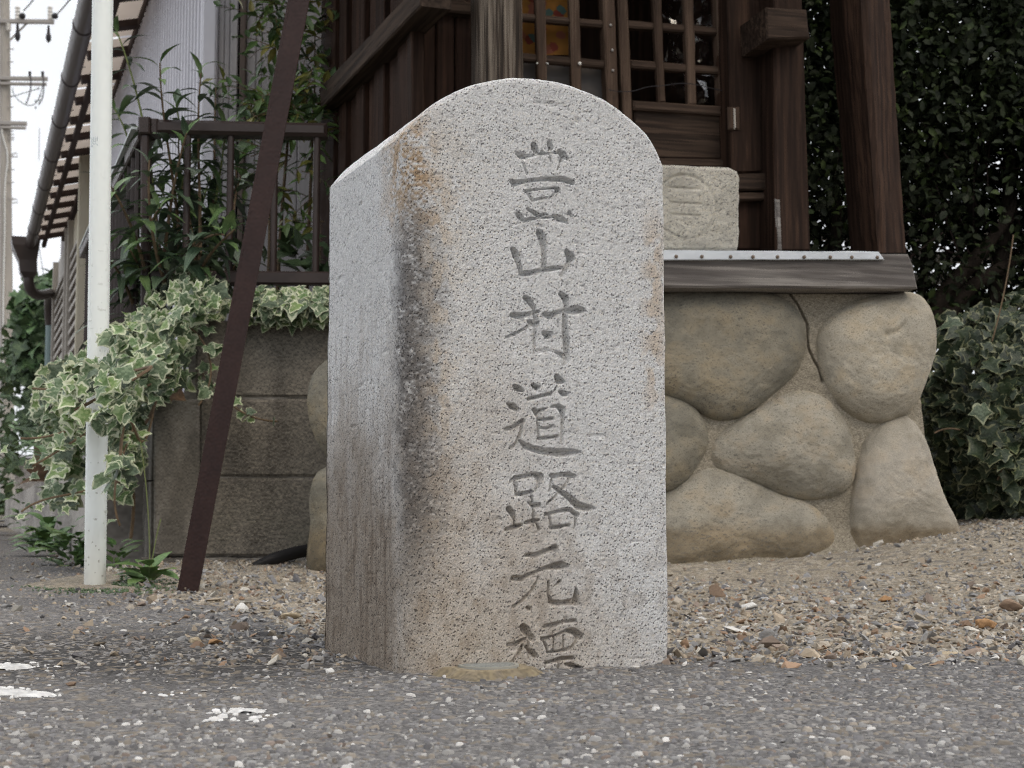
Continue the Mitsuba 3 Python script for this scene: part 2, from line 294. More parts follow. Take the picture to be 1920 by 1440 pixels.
ivy_mat('m_ivy_b', (0.105, 0.175, 0.06), (0.19, 0.27, 0.13), (0.54, 0.58, 0.39), 0.30, 5.0)
ivy_mat('m_ivy_c', (0.075, 0.105, 0.066), (0.125, 0.165, 0.11), (0.38, 0.41, 0.27), 0.12, 9.0)
ivy_mat('m_ivy_young', (0.16, 0.25, 0.08), (0.26, 0.34, 0.15), (0.62, 0.66, 0.46), 0.34, 21.0)
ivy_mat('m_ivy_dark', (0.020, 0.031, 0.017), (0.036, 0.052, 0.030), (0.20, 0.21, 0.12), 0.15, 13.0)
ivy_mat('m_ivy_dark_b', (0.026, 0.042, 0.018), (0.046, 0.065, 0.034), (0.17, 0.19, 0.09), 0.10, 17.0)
def leaf_mat(name, a, b, k, rough=0.4, vein=0.12):
    a, b, k, vein = OC(a), OC(b), OF(k), OF(vein)
    def fn(p, n, uv):
        w = noise(p.x * 26 + k, p.y * 26, p.z * 26)
        col = mix(a, b, smoothstep(0.3, 0.75, w)) * (0.86 + 0.28 * noise(p.x * 210, p.y * 210, p.z * 210))
        return mix(col, C(b) * 1.5 + vein * 0.1, 0.7 * smoothstep(0.93, 0.99, uv.x))
    M(name, fn, rough, 0.2 if 'hedge' in name else 0.5)
leaf_mat('m_shrub_a', (0.045, 0.078, 0.044), (0.10, 0.145, 0.085), 2.0)
leaf_mat('m_shrub_b', (0.085, 0.15, 0.055), (0.15, 0.23, 0.09), 8.0)
leaf_mat('m_shrub_c', (0.09, 0.12, 0.09), (0.15, 0.18, 0.14), 12.0)
leaf_mat('m_nandina_a', (0.085, 0.15, 0.045), (0.16, 0.24, 0.075), 4.0)
leaf_mat('m_nandina_b', (0.16, 0.17, 0.04), (0.25, 0.22, 0.06), 6.0)
leaf_mat('m_nandina_c', (0.05, 0.085, 0.038), (0.09, 0.14, 0.06), 9.0)
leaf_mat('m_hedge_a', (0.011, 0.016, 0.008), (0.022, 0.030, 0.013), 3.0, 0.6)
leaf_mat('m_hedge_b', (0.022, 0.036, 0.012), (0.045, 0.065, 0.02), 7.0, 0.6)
leaf_mat('m_tree_a', (0.04, 0.07, 0.034), (0.085, 0.13, 0.06), 5.0, 0.6)
leaf_mat('m_tree_b', (0.06, 0.12, 0.045), (0.10, 0.17, 0.07), 5.0, 0.6)
leaf_mat('m_weed', (0.075, 0.15, 0.045), (0.15, 0.25, 0.09), 1.0, 0.5)
def road_color(p, n, uv):
    w = fbm(p.x * 2.2, p.y * 2.2, 0.0, 3); s = noise(p.x * 260, p.y * 260, p.z * 120); s2 = noise(p.x * 120 + 9, p.y * 120, 3.0); s3 = noise(p.x * 520, p.y * 520, 1.0)
    col = mix((0.11, 0.107, 0.108), (0.16, 0.154, 0.15), w) * (0.55 + 0.9 * s3)
    apron = smoothstep(0.42, 0.12, dr.sqrt(dr.square((p.x + 0.32) / 1.5) + dr.square((p.y - 1.52) / 1.0)) + 0.3 * (w - 0.5))
    col = col * (1 - 0.55 * apron)
    col = mix(col, (0.27, 0.255, 0.24), 0.8 * smoothstep(0.60, 0.74, s))
    return mix(col, (0.24, 0.20, 0.15), 0.5 * smoothstep(0.68, 0.8, s2))
M('m_road', road_color, 0.85, 0.3, bump=lambda p, n, uv: 0.004 * noise(p.x * 200, p.y * 200, 0.0) + 0.002 * noise(p.x * 430, p.y * 430, 0.0))
def soil_color(p, n, uv):
    w = fbm(p.x * 4, p.y * 4, 0.0, 3); s = noise(p.x * 170, p.y * 170, 2.0); s3 = noise(p.x * 380, p.y * 380, 1.0); s2 = noise(p.x * 90, p.y * 90, 5.0)
    col = mix((0.22, 0.19, 0.15), (0.33, 0.285, 0.22), w) * (0.5 + 0.85 * s3)
    col = mix(col, (0.40, 0.365, 0.31), 0.6 * smoothstep(0.6, 0.75, s))
    return mix(col, (0.13, 0.125, 0.12), 0.6 * smoothstep(0.62, 0.72, s2))
M('m_soil', soil_color, 0.95, 0.2, bump=lambda p, n, uv: 0.006 * noise(p.x * 120, p.y * 120, 0.0) + 0.003 * noise(p.x * 300, p.y * 300, 0.0))
VC = {'type': 'mesh_attribute', 'name': 'vertex_color'}
scene['m_pebble'] = {'type': 'twosided', 'bsdf': {'type': 'principled', 'base_color': VC, 'roughness': 0.75, 'specular': 0.35}}
M('m_road_paint', lambda p, n, uv: C(0.70, 0.695, 0.68) * (0.6 + 0.5 * fbm(p.x * 190, p.y * 190, 0.0, 3)), 0.8, bump=lambda p, n, uv: 0.003 * noise(p.x * 230, p.y * 230, 0.0))
def rock_mat(name, c):
    c = OC(c)
    M(name, lambda p, n, uv: C(c) * (0.65 + 0.45 * fbm(p.x * 60, p.y * 60, p.z * 60, 3) + 0.25 * noise(p.x * 500, p.y * 500, p.z * 500)), 0.85, 0.3, bump=lambda p, n, uv: 0.001 * noise(p.x * 300, p.y * 300, p.z * 300))
for nm, c in (('white', (0.62, 0.61, 0.58)), ('orange', (0.34, 0.20, 0.10)), ('tan', (0.40, 0.33, 0.23)), ('grey', (0.27, 0.265, 0.26)), ('dark', (0.10, 0.098, 0.10)), ('brown', (0.22, 0.155, 0.11))):
    rock_mat('m_rock_' + nm, c)
M('m_disc', lambda p, n, uv: C(0.27, 0.28, 0.265) * (0.7 + 0.5 * noise(p.x * 500, p.y * 500, p.z * 500)), 0.6, 0.4, metal=0.3)
M('m_disc_rim', (0.30, 0.295, 0.26), 0.6)
M('m_yellow_paint', lambda p, n, uv: mix((0.25, 0.20, 0.12), (0.19, 0.165, 0.13), fbm(p.x * 90, p.y * 90, 0.0, 3)) * (0.7 + 0.55 * noise(p.x * 400, p.y * 400, 1.0)), 0.9)
M('m_slat_pale', (0.50, 0.45, 0.39), 0.7)
M('m_paper_grey', (0.11, 0.10, 0.095), 0.9)
def cloth_color(p, n, uv):
    d1, d2, r = voronoi(p.x * 30, p.z * 30)
    col = C(0.17, 0.075, 0.012) * (0.85 + 0.3 * noise(p.x * 60, 1.0, p.z * 60))
    fl = dr.select(r < 0.45, C(0.11, 0.02, 0.012), dr.select(r < 0.7, C(0.04, 0.07, 0.06), C(0.15, 0.05, 0.03)))
    return mix(col, fl, smoothstep(0.38, 0.3, d1 + 0.2 * (noise(p.x * 130, 0.0, p.z * 130) - 0.5)))
M('m_cloth', cloth_color, 0.9)
M('m_plastic', (0.42, 0.42, 0.43), 0.12, 0.7, coat=1.0)
# ------------------------------------------------------------------ ground and road
def ground_z(x, y):
    x, y = np.asarray(x, float), np.asarray(y, float)
    s = sstep(1.75, 3.35, y)
    z = s * (0.018 * sstep(-0.98, -0.72, x) - 0.003 + 0.105 * sstep(0.42, 1.25, x)) + 0.012 * sstep(-0.2, -0.5, x) * sstep(2.2, 2.9, y) * sstep(-1.1, -0.8, x)
    z = z + 0.022 * np.exp(-((x - 0.5) / 0.5) ** 2 - ((y - 3.12) / 0.16) ** 2)       # spilt mortar sand along the boulders
    near = sstep(9, 4, np.hypot(x, y))
    return z + near * (0.010 * (meshkit.fbm(np.stack([x * 3, y * 3, x * 0], -1), 3, 3) - 0.5) + 0.004 * (meshkit.fbm(np.stack([x * 22, y * 22, x * 0], -1), 2, 4) - 0.5)) - 0.004
def road_z(x, y):
    x, y = np.asarray(x, float), np.asarray(y, float)
    near = sstep(6, 2.5, np.hypot(x, y))
    return 0.006 + near * (0.008 * (meshkit.fbm(np.stack([x * 4, y * 4, x * 0], -1), 2, 8) - 0.5) + 0.004 * (meshkit.fbm(np.stack([x * 60, y * 60, x * 0], -1), 2, 9) - 0.5))
VP_DIR = np.array([-0.3417, 0.9398])
WALL0 = onground(172, 1066)[:2]
bp = [onground(*q)[:2] for q in ((1250, 1242), (900, 1238), (650, 1234), (575, 1192), (430, 1152), (300, 1128), (235, 1112), (205, 1092), (172, 1067), (100, 1038), (39, 1012))]
far = bp[-1] + VP_DIR * 70
ROAD = Polygon([(9, bp[0][1] + 0.03), (2.0, bp[0][1] + 0.015)] + [tuple(q) for q in bp] + [tuple(far), (-70, 70), (-70, -8), (9, -8)])
shapely.prepare(ROAD)
def axis(stops):
    out = []
    for a, b, h in stops: out.append(np.arange(a, b - 1e-9, h))
    return np.concatenate(out + [[stops[-1][1]]])
def sheet(xs, ys, zf, keep=None):
    X, Y = np.meshgrid(xs, ys, indexing='ij')
    v = np.stack([X, Y, zf(X, Y)], -1).reshape(-1, 3)
    i, j = np.meshgrid(np.arange(len(xs) - 1), np.arange(len(ys) - 1), indexing='ij')
    a = (i * len(ys) + j).ravel(); f = np.stack([a, a + len(ys), a + len(ys) + 1, a + 1], 1)
    if keep is not None:
        c = v[f].mean(1); f = f[keep(c[:, 0], c[:, 1])]
    return v, np.vstack([f[:, [0, 1, 2]], f[:, [0, 2, 3]]])
put('ground', sheet(axis([(-80, -8, 6), (-8, -2.2, 0.3), (-2.2, 2.2, 0.02), (2.2, 8, 0.3), (8, 80, 6)]), axis([(-30, -2, 4), (-2, 1.0, 0.3), (1.0, 4.6, 0.02), (4.6, 9, 0.3), (9, 100, 6)]), ground_z),
    'm_soil', smooth=True, label='bare gravelly soil under the loose stones around the shrine base', kind='structure')
def in_road(x, y): return shapely.contains_xy(ROAD, x + 0.03 * (meshkit.noise(np.stack([x * 14, y * 14, x * 0], -1), 5) - 0.5), y + 0.05 * (meshkit.noise(np.stack([x * 14, y * 14, x * 0 + 7], -1), 6) - 0.5))
put('road', sheet(axis([(-70, -8, 4), (-8, -1.9, 0.2), (-1.9, 1.2, 0.010), (1.2, 9, 0.3)]), axis([(-8, 0.2, 0.4), (0.2, 0.7, 0.05), (0.7, 3.6, 0.010), (3.6, 9, 0.2), (9, 70, 4)]), road_z, in_road),
    'm_road', smooth=True, label='worn dark asphalt with exposed stone chips', kind='structure')

# pebbles: many small stones joined into one mesh, each with its own stone colour
def hull_rock(seed, flat=0.6, n=11):
    r = np.random.default_rng(seed); p = r.normal(size=(n, 3)); p /= np.linalg.norm(p, axis=1, keepdims=True)
    p *= (0.75 + 0.35 * r.random((n, 1))); p[:, 2] *= flat
    h = ConvexHull(p); v = p[h.vertices]; idx = {a: i for i, a in enumerate(h.vertices)}
    f = np.array([[idx[a] for a in s] for s in h.simplices])
    c = np.cross(v[f[:, 1]] - v[f[:, 0]], v[f[:, 2]] - v[f[:, 0]])
    flip = np.einsum('ij,ij->i', c, v[f].mean(1)) < 0; f[flip] = f[flip][:, ::-1]
    return v, f
def dome(seed):
    r = np.random.default_rng(seed); k = 7; a = np.arange(k) * 2 * np.pi / k + r.random(k) * 0.4
    rr = 0.8 + 0.35 * r.random(k)
    v = np.vstack([np.stack([np.cos(a) * rr, np.sin(a) * rr, a * 0 - 0.25], 1), np.stack([np.cos(a) * rr * 0.72, np.sin(a) * rr * 0.72, 0.38 + 0.12 * r.random(k)], 1), [[0.1 * r.normal(), 0.1 * r.normal(), 0.6]]])
    f = []
    for i in range(k):
        j = (i + 1) % k; f += [[i, j, k + j], [i, k + j, k + i], [k + i, k + j, 2 * k]]
    return v, np.array(f)
def scatter(xy, z, size, protos, pal, weights, rng, tilt=0.3, aniso=0.35, sink=0.25, jit=0.18):
    n = len(xy); which = rng.integers(0, len(protos), n); V, Fs, Cs, off = [], [], [], 0
    yaw = rng.random(n) * 6.283; tx, ty = rng.normal(size=(2, n)) * tilt
    sc = size[:, None] * (1 + aniso * rng.normal(size=(n, 3)).clip(-1.6, 1.6))
    col = np.asarray(pal)[rng.choice(len(pal), n, p=np.asarray(weights) / sum(weights))] * (1 + jit * rng.normal(size=(n, 1))).clip(0.4, 1.7)
    for k, (pv, pf) in enumerate(protos):
        i = np.nonzero(which == k)[0]
        p = pv[None] * sc[i][:, None]
        c, s = np.cos(yaw[i])[:, None], np.sin(yaw[i])[:, None]
        x, y, zz = p[..., 0] * c - p[..., 1] * s, p[..., 0] * s + p[..., 1] * c, p[..., 2]
        zz = zz + x * tx[i][:, None] + y * ty[i][:, None]
        V.append(np.stack([x + xy[i, 0][:, None], y + xy[i, 1][:, None], zz + (z[i] + size[i] * sink)[:, None]], -1).reshape(-1, 3))
        Fs.append((pf[None] + (np.arange(len(i)) * len(pv))[:, None, None]).reshape(-1, 3) + off); off += len(i) * len(pv)
        Cs.append(np.repeat(col[i], len(pv), 0))
    return (np.vstack(V), np.vstack(Fs)), np.clip(np.vstack(Cs), 0.01, 0.8)
def points(n, x0, x1, y0, y1, rng, power=1.6):
    """More of them near the road edge, fewer far away."""
    a = 1 - power; u = rng.random(n); y = (y0 ** a + u * (y1 ** a - y0 ** a)) ** (1 / a)
    x = x0 + rng.random(n) * (x1 - x0)
    return np.stack([x, y], 1)
SQ = [(S_O[0], S_O[1]), (S_O[0] + S_W * SC, S_O[1] + S_W * SS), (S_O[0] + S_W * SC - S_D * SS, S_O[1] + S_W * SS + S_D * SC), (S_O[0] - S_D * SS, S_O[1] + S_D * SC)]
STONE_FOOT = Polygon(SQ).buffer(-0.004); shapely.prepare(STONE_FOOT)
ROCKS = [hull_rock(s, 0.45 + 0.3 * (s % 3) / 2) for s in range(14)]
DOMES = [dome(s) for s in range(10)]
GP = [(0.36, 0.285, 0.195), (0.31, 0.19, 0.11), (0.28, 0.275, 0.27), (0.13, 0.125, 0.13), (0.44, 0.41, 0.35), (0.25, 0.185, 0.14), (0.60, 0.58, 0.54), (0.21, 0.205, 0.21), (0.39, 0.335, 0.26)]
GP = [tuple(0.78 * x + 0.22 * sum(c_) / 3 for x in c_) for c_ in GP]
GW = [20, 6, 18, 8, 12, 12, 3, 11, 15]
rg = np.random.default_rng(5)
def gravel(n, smin, smax, power, y0=1.36, y1=4.3):
    q = points(n, -2.1, 1.9, y0, y1, rg, power)
    border = in_road(q[:, 0], q[:, 1]); near = shapely.distance(shapely.points(q), ROAD.exterior)
    q = q[(~border | (rg.random(n) < 0.6 * np.exp(-near / 0.13))) & (np.abs(q[:, 0]) < 0.42 * q[:, 1] + 0.15) & ~shapely.contains_xy(STONE_FOOT, q[:, 0], q[:, 1])]
    sand = np.exp(-((q[:, 0] - 0.5) / 0.5) ** 2 - ((q[:, 1] - 3.05) / 0.30) ** 2)
    q = q[rg.random(len(q)) > 0.93 * sand]
    s = smin * (smax / smin) ** (rg.random(len(q)) ** 2.0)
    z = np.where(in_road(q[:, 0], q[:, 1]), road_z(q[:, 0], q[:, 1]), ground_z(q[:, 0], q[:, 1]))
    return q, s, z
gv = []
for n, a, b, pw in ((34000, 0.0028, 0.0052, 1.9), (18000, 0.0038, 0.0082, 1.5), (750, 0.0075, 0.0140, 1.05)):
    q, s, z = gravel(n, a, b, pw); gv.append(scatter(q, z, s, ROCKS, GP, GW, rg, tilt=0.35))
off = np.cumsum([0] + [len(g[0][0]) for g in gv])
put('gravel', (np.vstack([g[0][0] for g in gv]), np.vstack([g[0][1] + o for g, o in zip(gv, off)])), 'm_pebble', color=np.vstack([g[1] for g in gv]), label='loose mixed gravel of grey, tan and rust brown chips around the marker', kind='stuff')
# stone chips standing out of the asphalt
AP = [(0.21, 0.205, 0.205), (0.26, 0.255, 0.25), (0.165, 0.16, 0.162), (0.34, 0.33, 0.315), (0.26, 0.23, 0.195), (0.22, 0.18, 0.155), (0.52, 0.51, 0.49), (0.17, 0.165, 0.17)]
AW = [22, 20, 18, 14, 9, 5, 6, 18]
q = points(30000, -1.0, 0.85, 0.72, 1.62, rg, 2.2)
q2 = points(14000, -2.3, 0.3, 1.5, 6.0, rg, 1.6)
q = np.vstack([q, q2]); q = q[in_road(q[:, 0], q[:, 1]) & (np.abs(q[:, 0]) < 0.37 * q[:, 1] + 0.1) & ~shapely.contains_xy(STONE_FOOT, q[:, 0], q[:, 1])]
q = q[meshkit.fbm(np.c_[q * 9, q[:, :1] * 0], 3, 12) + 0.25 * rg.random(len(q)) > 0.42]
s = 0.0012 * (2.9 ** (rg.random(len(q)) ** 1.6))
spots = [(onground(x, y)[:2], r) for x, y, r in ((12, 1262, 0.045), (22, 1313, 0.055), (465, 1350, 0.030), (440, 1364, 0.022), (300, 1310, 0.014))]
white = np.zeros(len(q), bool)
for (p0, r) in spots: white |= (np.hypot((q[:, 0] - p0[0]), (q[:, 1] - p0[1]) * 1.6) < r * (0.5 + meshkit.noise(np.c_[q * 40, q[:, :1] * 0], 3)))
ap = sstep(0.42, 0.12, np.hypot((q[:, 0] + 0.32) / 1.5, (q[:, 1] - 1.52) / 1.0) + 0.2 * (meshkit.fbm(np.c_[q * 3, q[:, :1] * 0], 2, 17) - 0.5))
keep = rg.random(len(q)) > 0.55 * ap; q, s, white = q[keep], s[keep], white[keep]      # fewer chips show in the tarry apron beside the marker
(v, f), c = scatter(q[~white], road_z(q[~white, 0], q[~white, 1]), s[~white], DOMES, AP, AW, rg, tilt=0.12, sink=0.0)
put('asphalt_chips', (v, f), 'm_pebble', smooth=True, color=c, label='small worn stone chips standing out of the asphalt', kind='stuff')
(v, f), c = scatter(q[white], road_z(q[white, 0], q[white, 1]), s[white] * 1.1, DOMES, [(0.72, 0.715, 0.70)], [1], rg, tilt=0.12, sink=0.0, jit=0.06)
put('asphalt_chips', (v, f), 'm_pebble', smooth=True, color=c, label='stone chips still coated with white road paint at left', kind='stuff')
# flaking white paint
def paint_patch(cx, cy, rx, ry, seed):
    p = onground(cx, cy)[:2]; n = 26
    g = np.linspace(-1.2, 1.2, n); X, Y = np.meshgrid(g, g, indexing='ij')
    x, y = p[0] + X * rx, p[1] + Y * ry
    w = 0.85 - np.hypot(X, Y) + 1.9 * (meshkit.fbm(np.stack([x * 60, y * 60, x * 0], -1), 3, seed) - 0.5)
    vv = np.stack([x, y, road_z(x, y) + 0.0022 * np.clip(w * 3, -2.0, 1)], -1).reshape(-1, 3)
    i, j = np.meshgrid(np.arange(n - 1), np.arange(n - 1), indexing='ij'); a = (i * n + j).ravel()
    fq = np.stack([a, a + n, a + n + 1, a + 1], 1); fq = fq[(w.ravel()[fq] > -0.25).all(1)]
    return vv, np.vstack([fq[:, [0, 1, 2]], fq[:, [0, 2, 3]]])
for q_ in ((2, 1264, 0.036, 0.014, 1), (14, 1312, 0.044, 0.022, 2), (455, 1349, 0.016, 0.009, 4)):
    put('paint_patch', paint_patch(*q_), 'm_road_paint', parent='road', smooth=True)

# single loose stones one can point at
def loose_stone(px, py, wpx, mat, label, flat=0.62, seed=1, group=None):
    p = onground(px, py); g0 = float(ground_z(p[0], p[1]))
    road = bool(in_road(np.array([p[0]]), np.array([p[1]]))[0])
    if not road: p = onground(px, py, g0)
    zz = float(road_z(p[0], p[1]) if road else ground_z(p[0], p[1]))
    r = wpx / 2 * p[1] / FPX
    m = trimesh.creation.icosphere(subdivisions=3, radius=1.0)
    hv, hf = hull_rock(100 + seed, flat, 13); hull = ConvexHull(hv); eq = hull.equations
    d = m.vertices; t = np.min(np.where(d @ eq[:, :3].T > 1e-6, -eq[:, 3] / np.maximum(d @ eq[:, :3].T, 1e-6), 9), axis=1)
    vv = d * t[:, None]; vv = vv * r / np.abs(vv[:, 0]).max()
    vv += d * r * 0.12 * (meshkit.fbm(d * 3 + seed, 3, seed) - 0.5)[:, None]
    m = trimesh.Trimesh(vv, m.faces, process=False)
    vv[:, 2] += zz - vv[:, 2].min() * 0.78; vv[:, 0] += p[0]; vv[:, 1] += p[1]
    put('stone', trimesh.Trimesh(vv, m.faces, process=False), mat, smooth=28, label=label, category='stone')
loose_stone(1406, 1142, 34, 'm_rock_white', 'single white stone lying on the gravel right of the marker', 0.5, 1)
loose_stone(1845, 1182, 56, 'm_rock_orange', 'large angular orange stone on the gravel at far right', 0.55, 2)
loose_stone(1700, 1022, 40, 'm_rock_tan', 'tan angular stone against the foot of the pale end boulder', 0.8, 3)
loose_stone(1808, 1052, 52, 'm_rock_dark', 'dark blocky stone right of the pale end boulder', 0.6, 4)
loose_stone(1345, 1118, 32, 'm_rock_brown', 'brown stone leaning beside the white stone on the gravel', 0.7, 5)
loose_stone(1660, 1118, 30, 'm_rock_orange', 'small rust brown flat stone in the middle of the right gravel', 0.45, 6)
loose_stone(1640, 1228, 20, 'm_rock_dark', 'small near black stone at the road edge on the right', 0.8, 7)
loose_stone(1780, 1236, 40, 'm_rock_tan', 'flat yellow tan stone at the road edge on the right', 0.4, 8)
loose_stone(1440, 1200, 32, 'm_rock_grey', 'dark grey rough stone in the gravel between marker and road edge', 0.6, 9)
loose_stone(452, 1152, 30, 'm_rock_white', 'whitish lump of stone on the gravel left of the marker', 0.8, 10)
loose_stone(405, 1220, 30, 'm_rock_orange', 'orange brown stone lying on the asphalt left of the marker', 0.5, 11)
loose_stone(366, 1216, 26, 'm_rock_tan', 'pale tan stone beside the orange brown stone on the asphalt', 0.6, 12)
loose_stone(596, 1254, 24, 'm_rock_grey', 'grey chip at the left foot of the marker, upper of three', 0.7, 13)
loose_stone(574, 1268, 20, 'm_rock_grey', 'grey chip at the left foot of the marker, leftmost of three', 0.8, 14)
loose_stone(620, 1274, 20, 'm_rock_white', 'pale chip touching the left foot of the marker, rightmost of three', 0.7, 15)
loose_stone(1030, 1264, 26, 'm_rock_dark', 'small slate blue stone at the marker foot beside the metal disc', 0.7, 16)
loose_stone(1105, 1264, 30, 'm_rock_tan', 'flat tan chip at the marker foot right of the metal disc', 0.4, 17)
loose_stone(832, 1273, 44, 'm_rock_brown', 'flat brown chip at the marker foot left of the metal disc', 0.25, 18)
loose_stone(545, 1160, 44, 'm_rock_tan', 'broad tan stone half sunk in the gravel left of the marker', 0.4, 19)
loose_stone(1558, 1016, 0.1 + 20, 'm_rock_tan', 'small tan stone on the sand between the two lowest boulders', 0.6, 20)
loose_stone(136, 1300, 24, 'm_rock_brown', 'reddish brown stone on the asphalt beside the white paint', 0.4, 21)
loose_stone(1895, 1142, 46, 'm_rock_brown', 'dark red brown stone at the right edge of the gravel', 0.6, 22)

# survey disc at the foot of the marker
D0 = onground(916, 1277); D0[2] = float(road_z(D0[0], D0[1])) + 0.002
dk = thing('survey_disc', 'round grey metal survey disc with yellow paint at the marker foot', 'survey marker')
def disc(r0, r1, z0, z1, n=48, wob=0.0):
    a = np.arange(n) * 2 * np.pi / n; k = 1 + wob * (meshkit.fbm(np.c_[np.cos(a) * 2, np.sin(a) * 2, a * 0], 3, 2) - 0.5) * 2
    ring = lambda r, z: np.stack([D0[0] + np.cos(a) * r * k * 1.0, D0[1] + np.sin(a) * r * k, a * 0 + D0[2] + z], 1)
    v = np.vstack([ring(r1, z0), ring(r1 * (0.98 if r1 < 0.04 else 0.7), z1), ring(r0, z1)] + ([[[*D0[:2], D0[2] + z1]]] if r0 < 1e-3 else [ring(r0, z0)]))
    f = []
    for i in range(n):
        j = (i + 1) % n
        for q in range(2): f += [[q*n+i, q*n+j, (q+1)*n+j], [q*n+i, (q+1)*n+j, (q+1)*n+i]]
        if r0 >= 1e-3: f += [[2*n+i, 2*n+j, 3*n+j], [2*n+i, 3*n+j, 3*n+i]]
    return trimesh.Trimesh(v, f, process=False)
put('plate', disc(0.0, 0.0225, 0.0, 0.006), 'm_disc', dk)
put('rim', disc(0.0226, 0.0265, 0.0, 0.0058), 'm_disc_rim', dk)
put('painted_collar', disc(0.0266, 0.054, -0.006, 0.0040, wob=0.35), 'm_yellow_paint', dk)

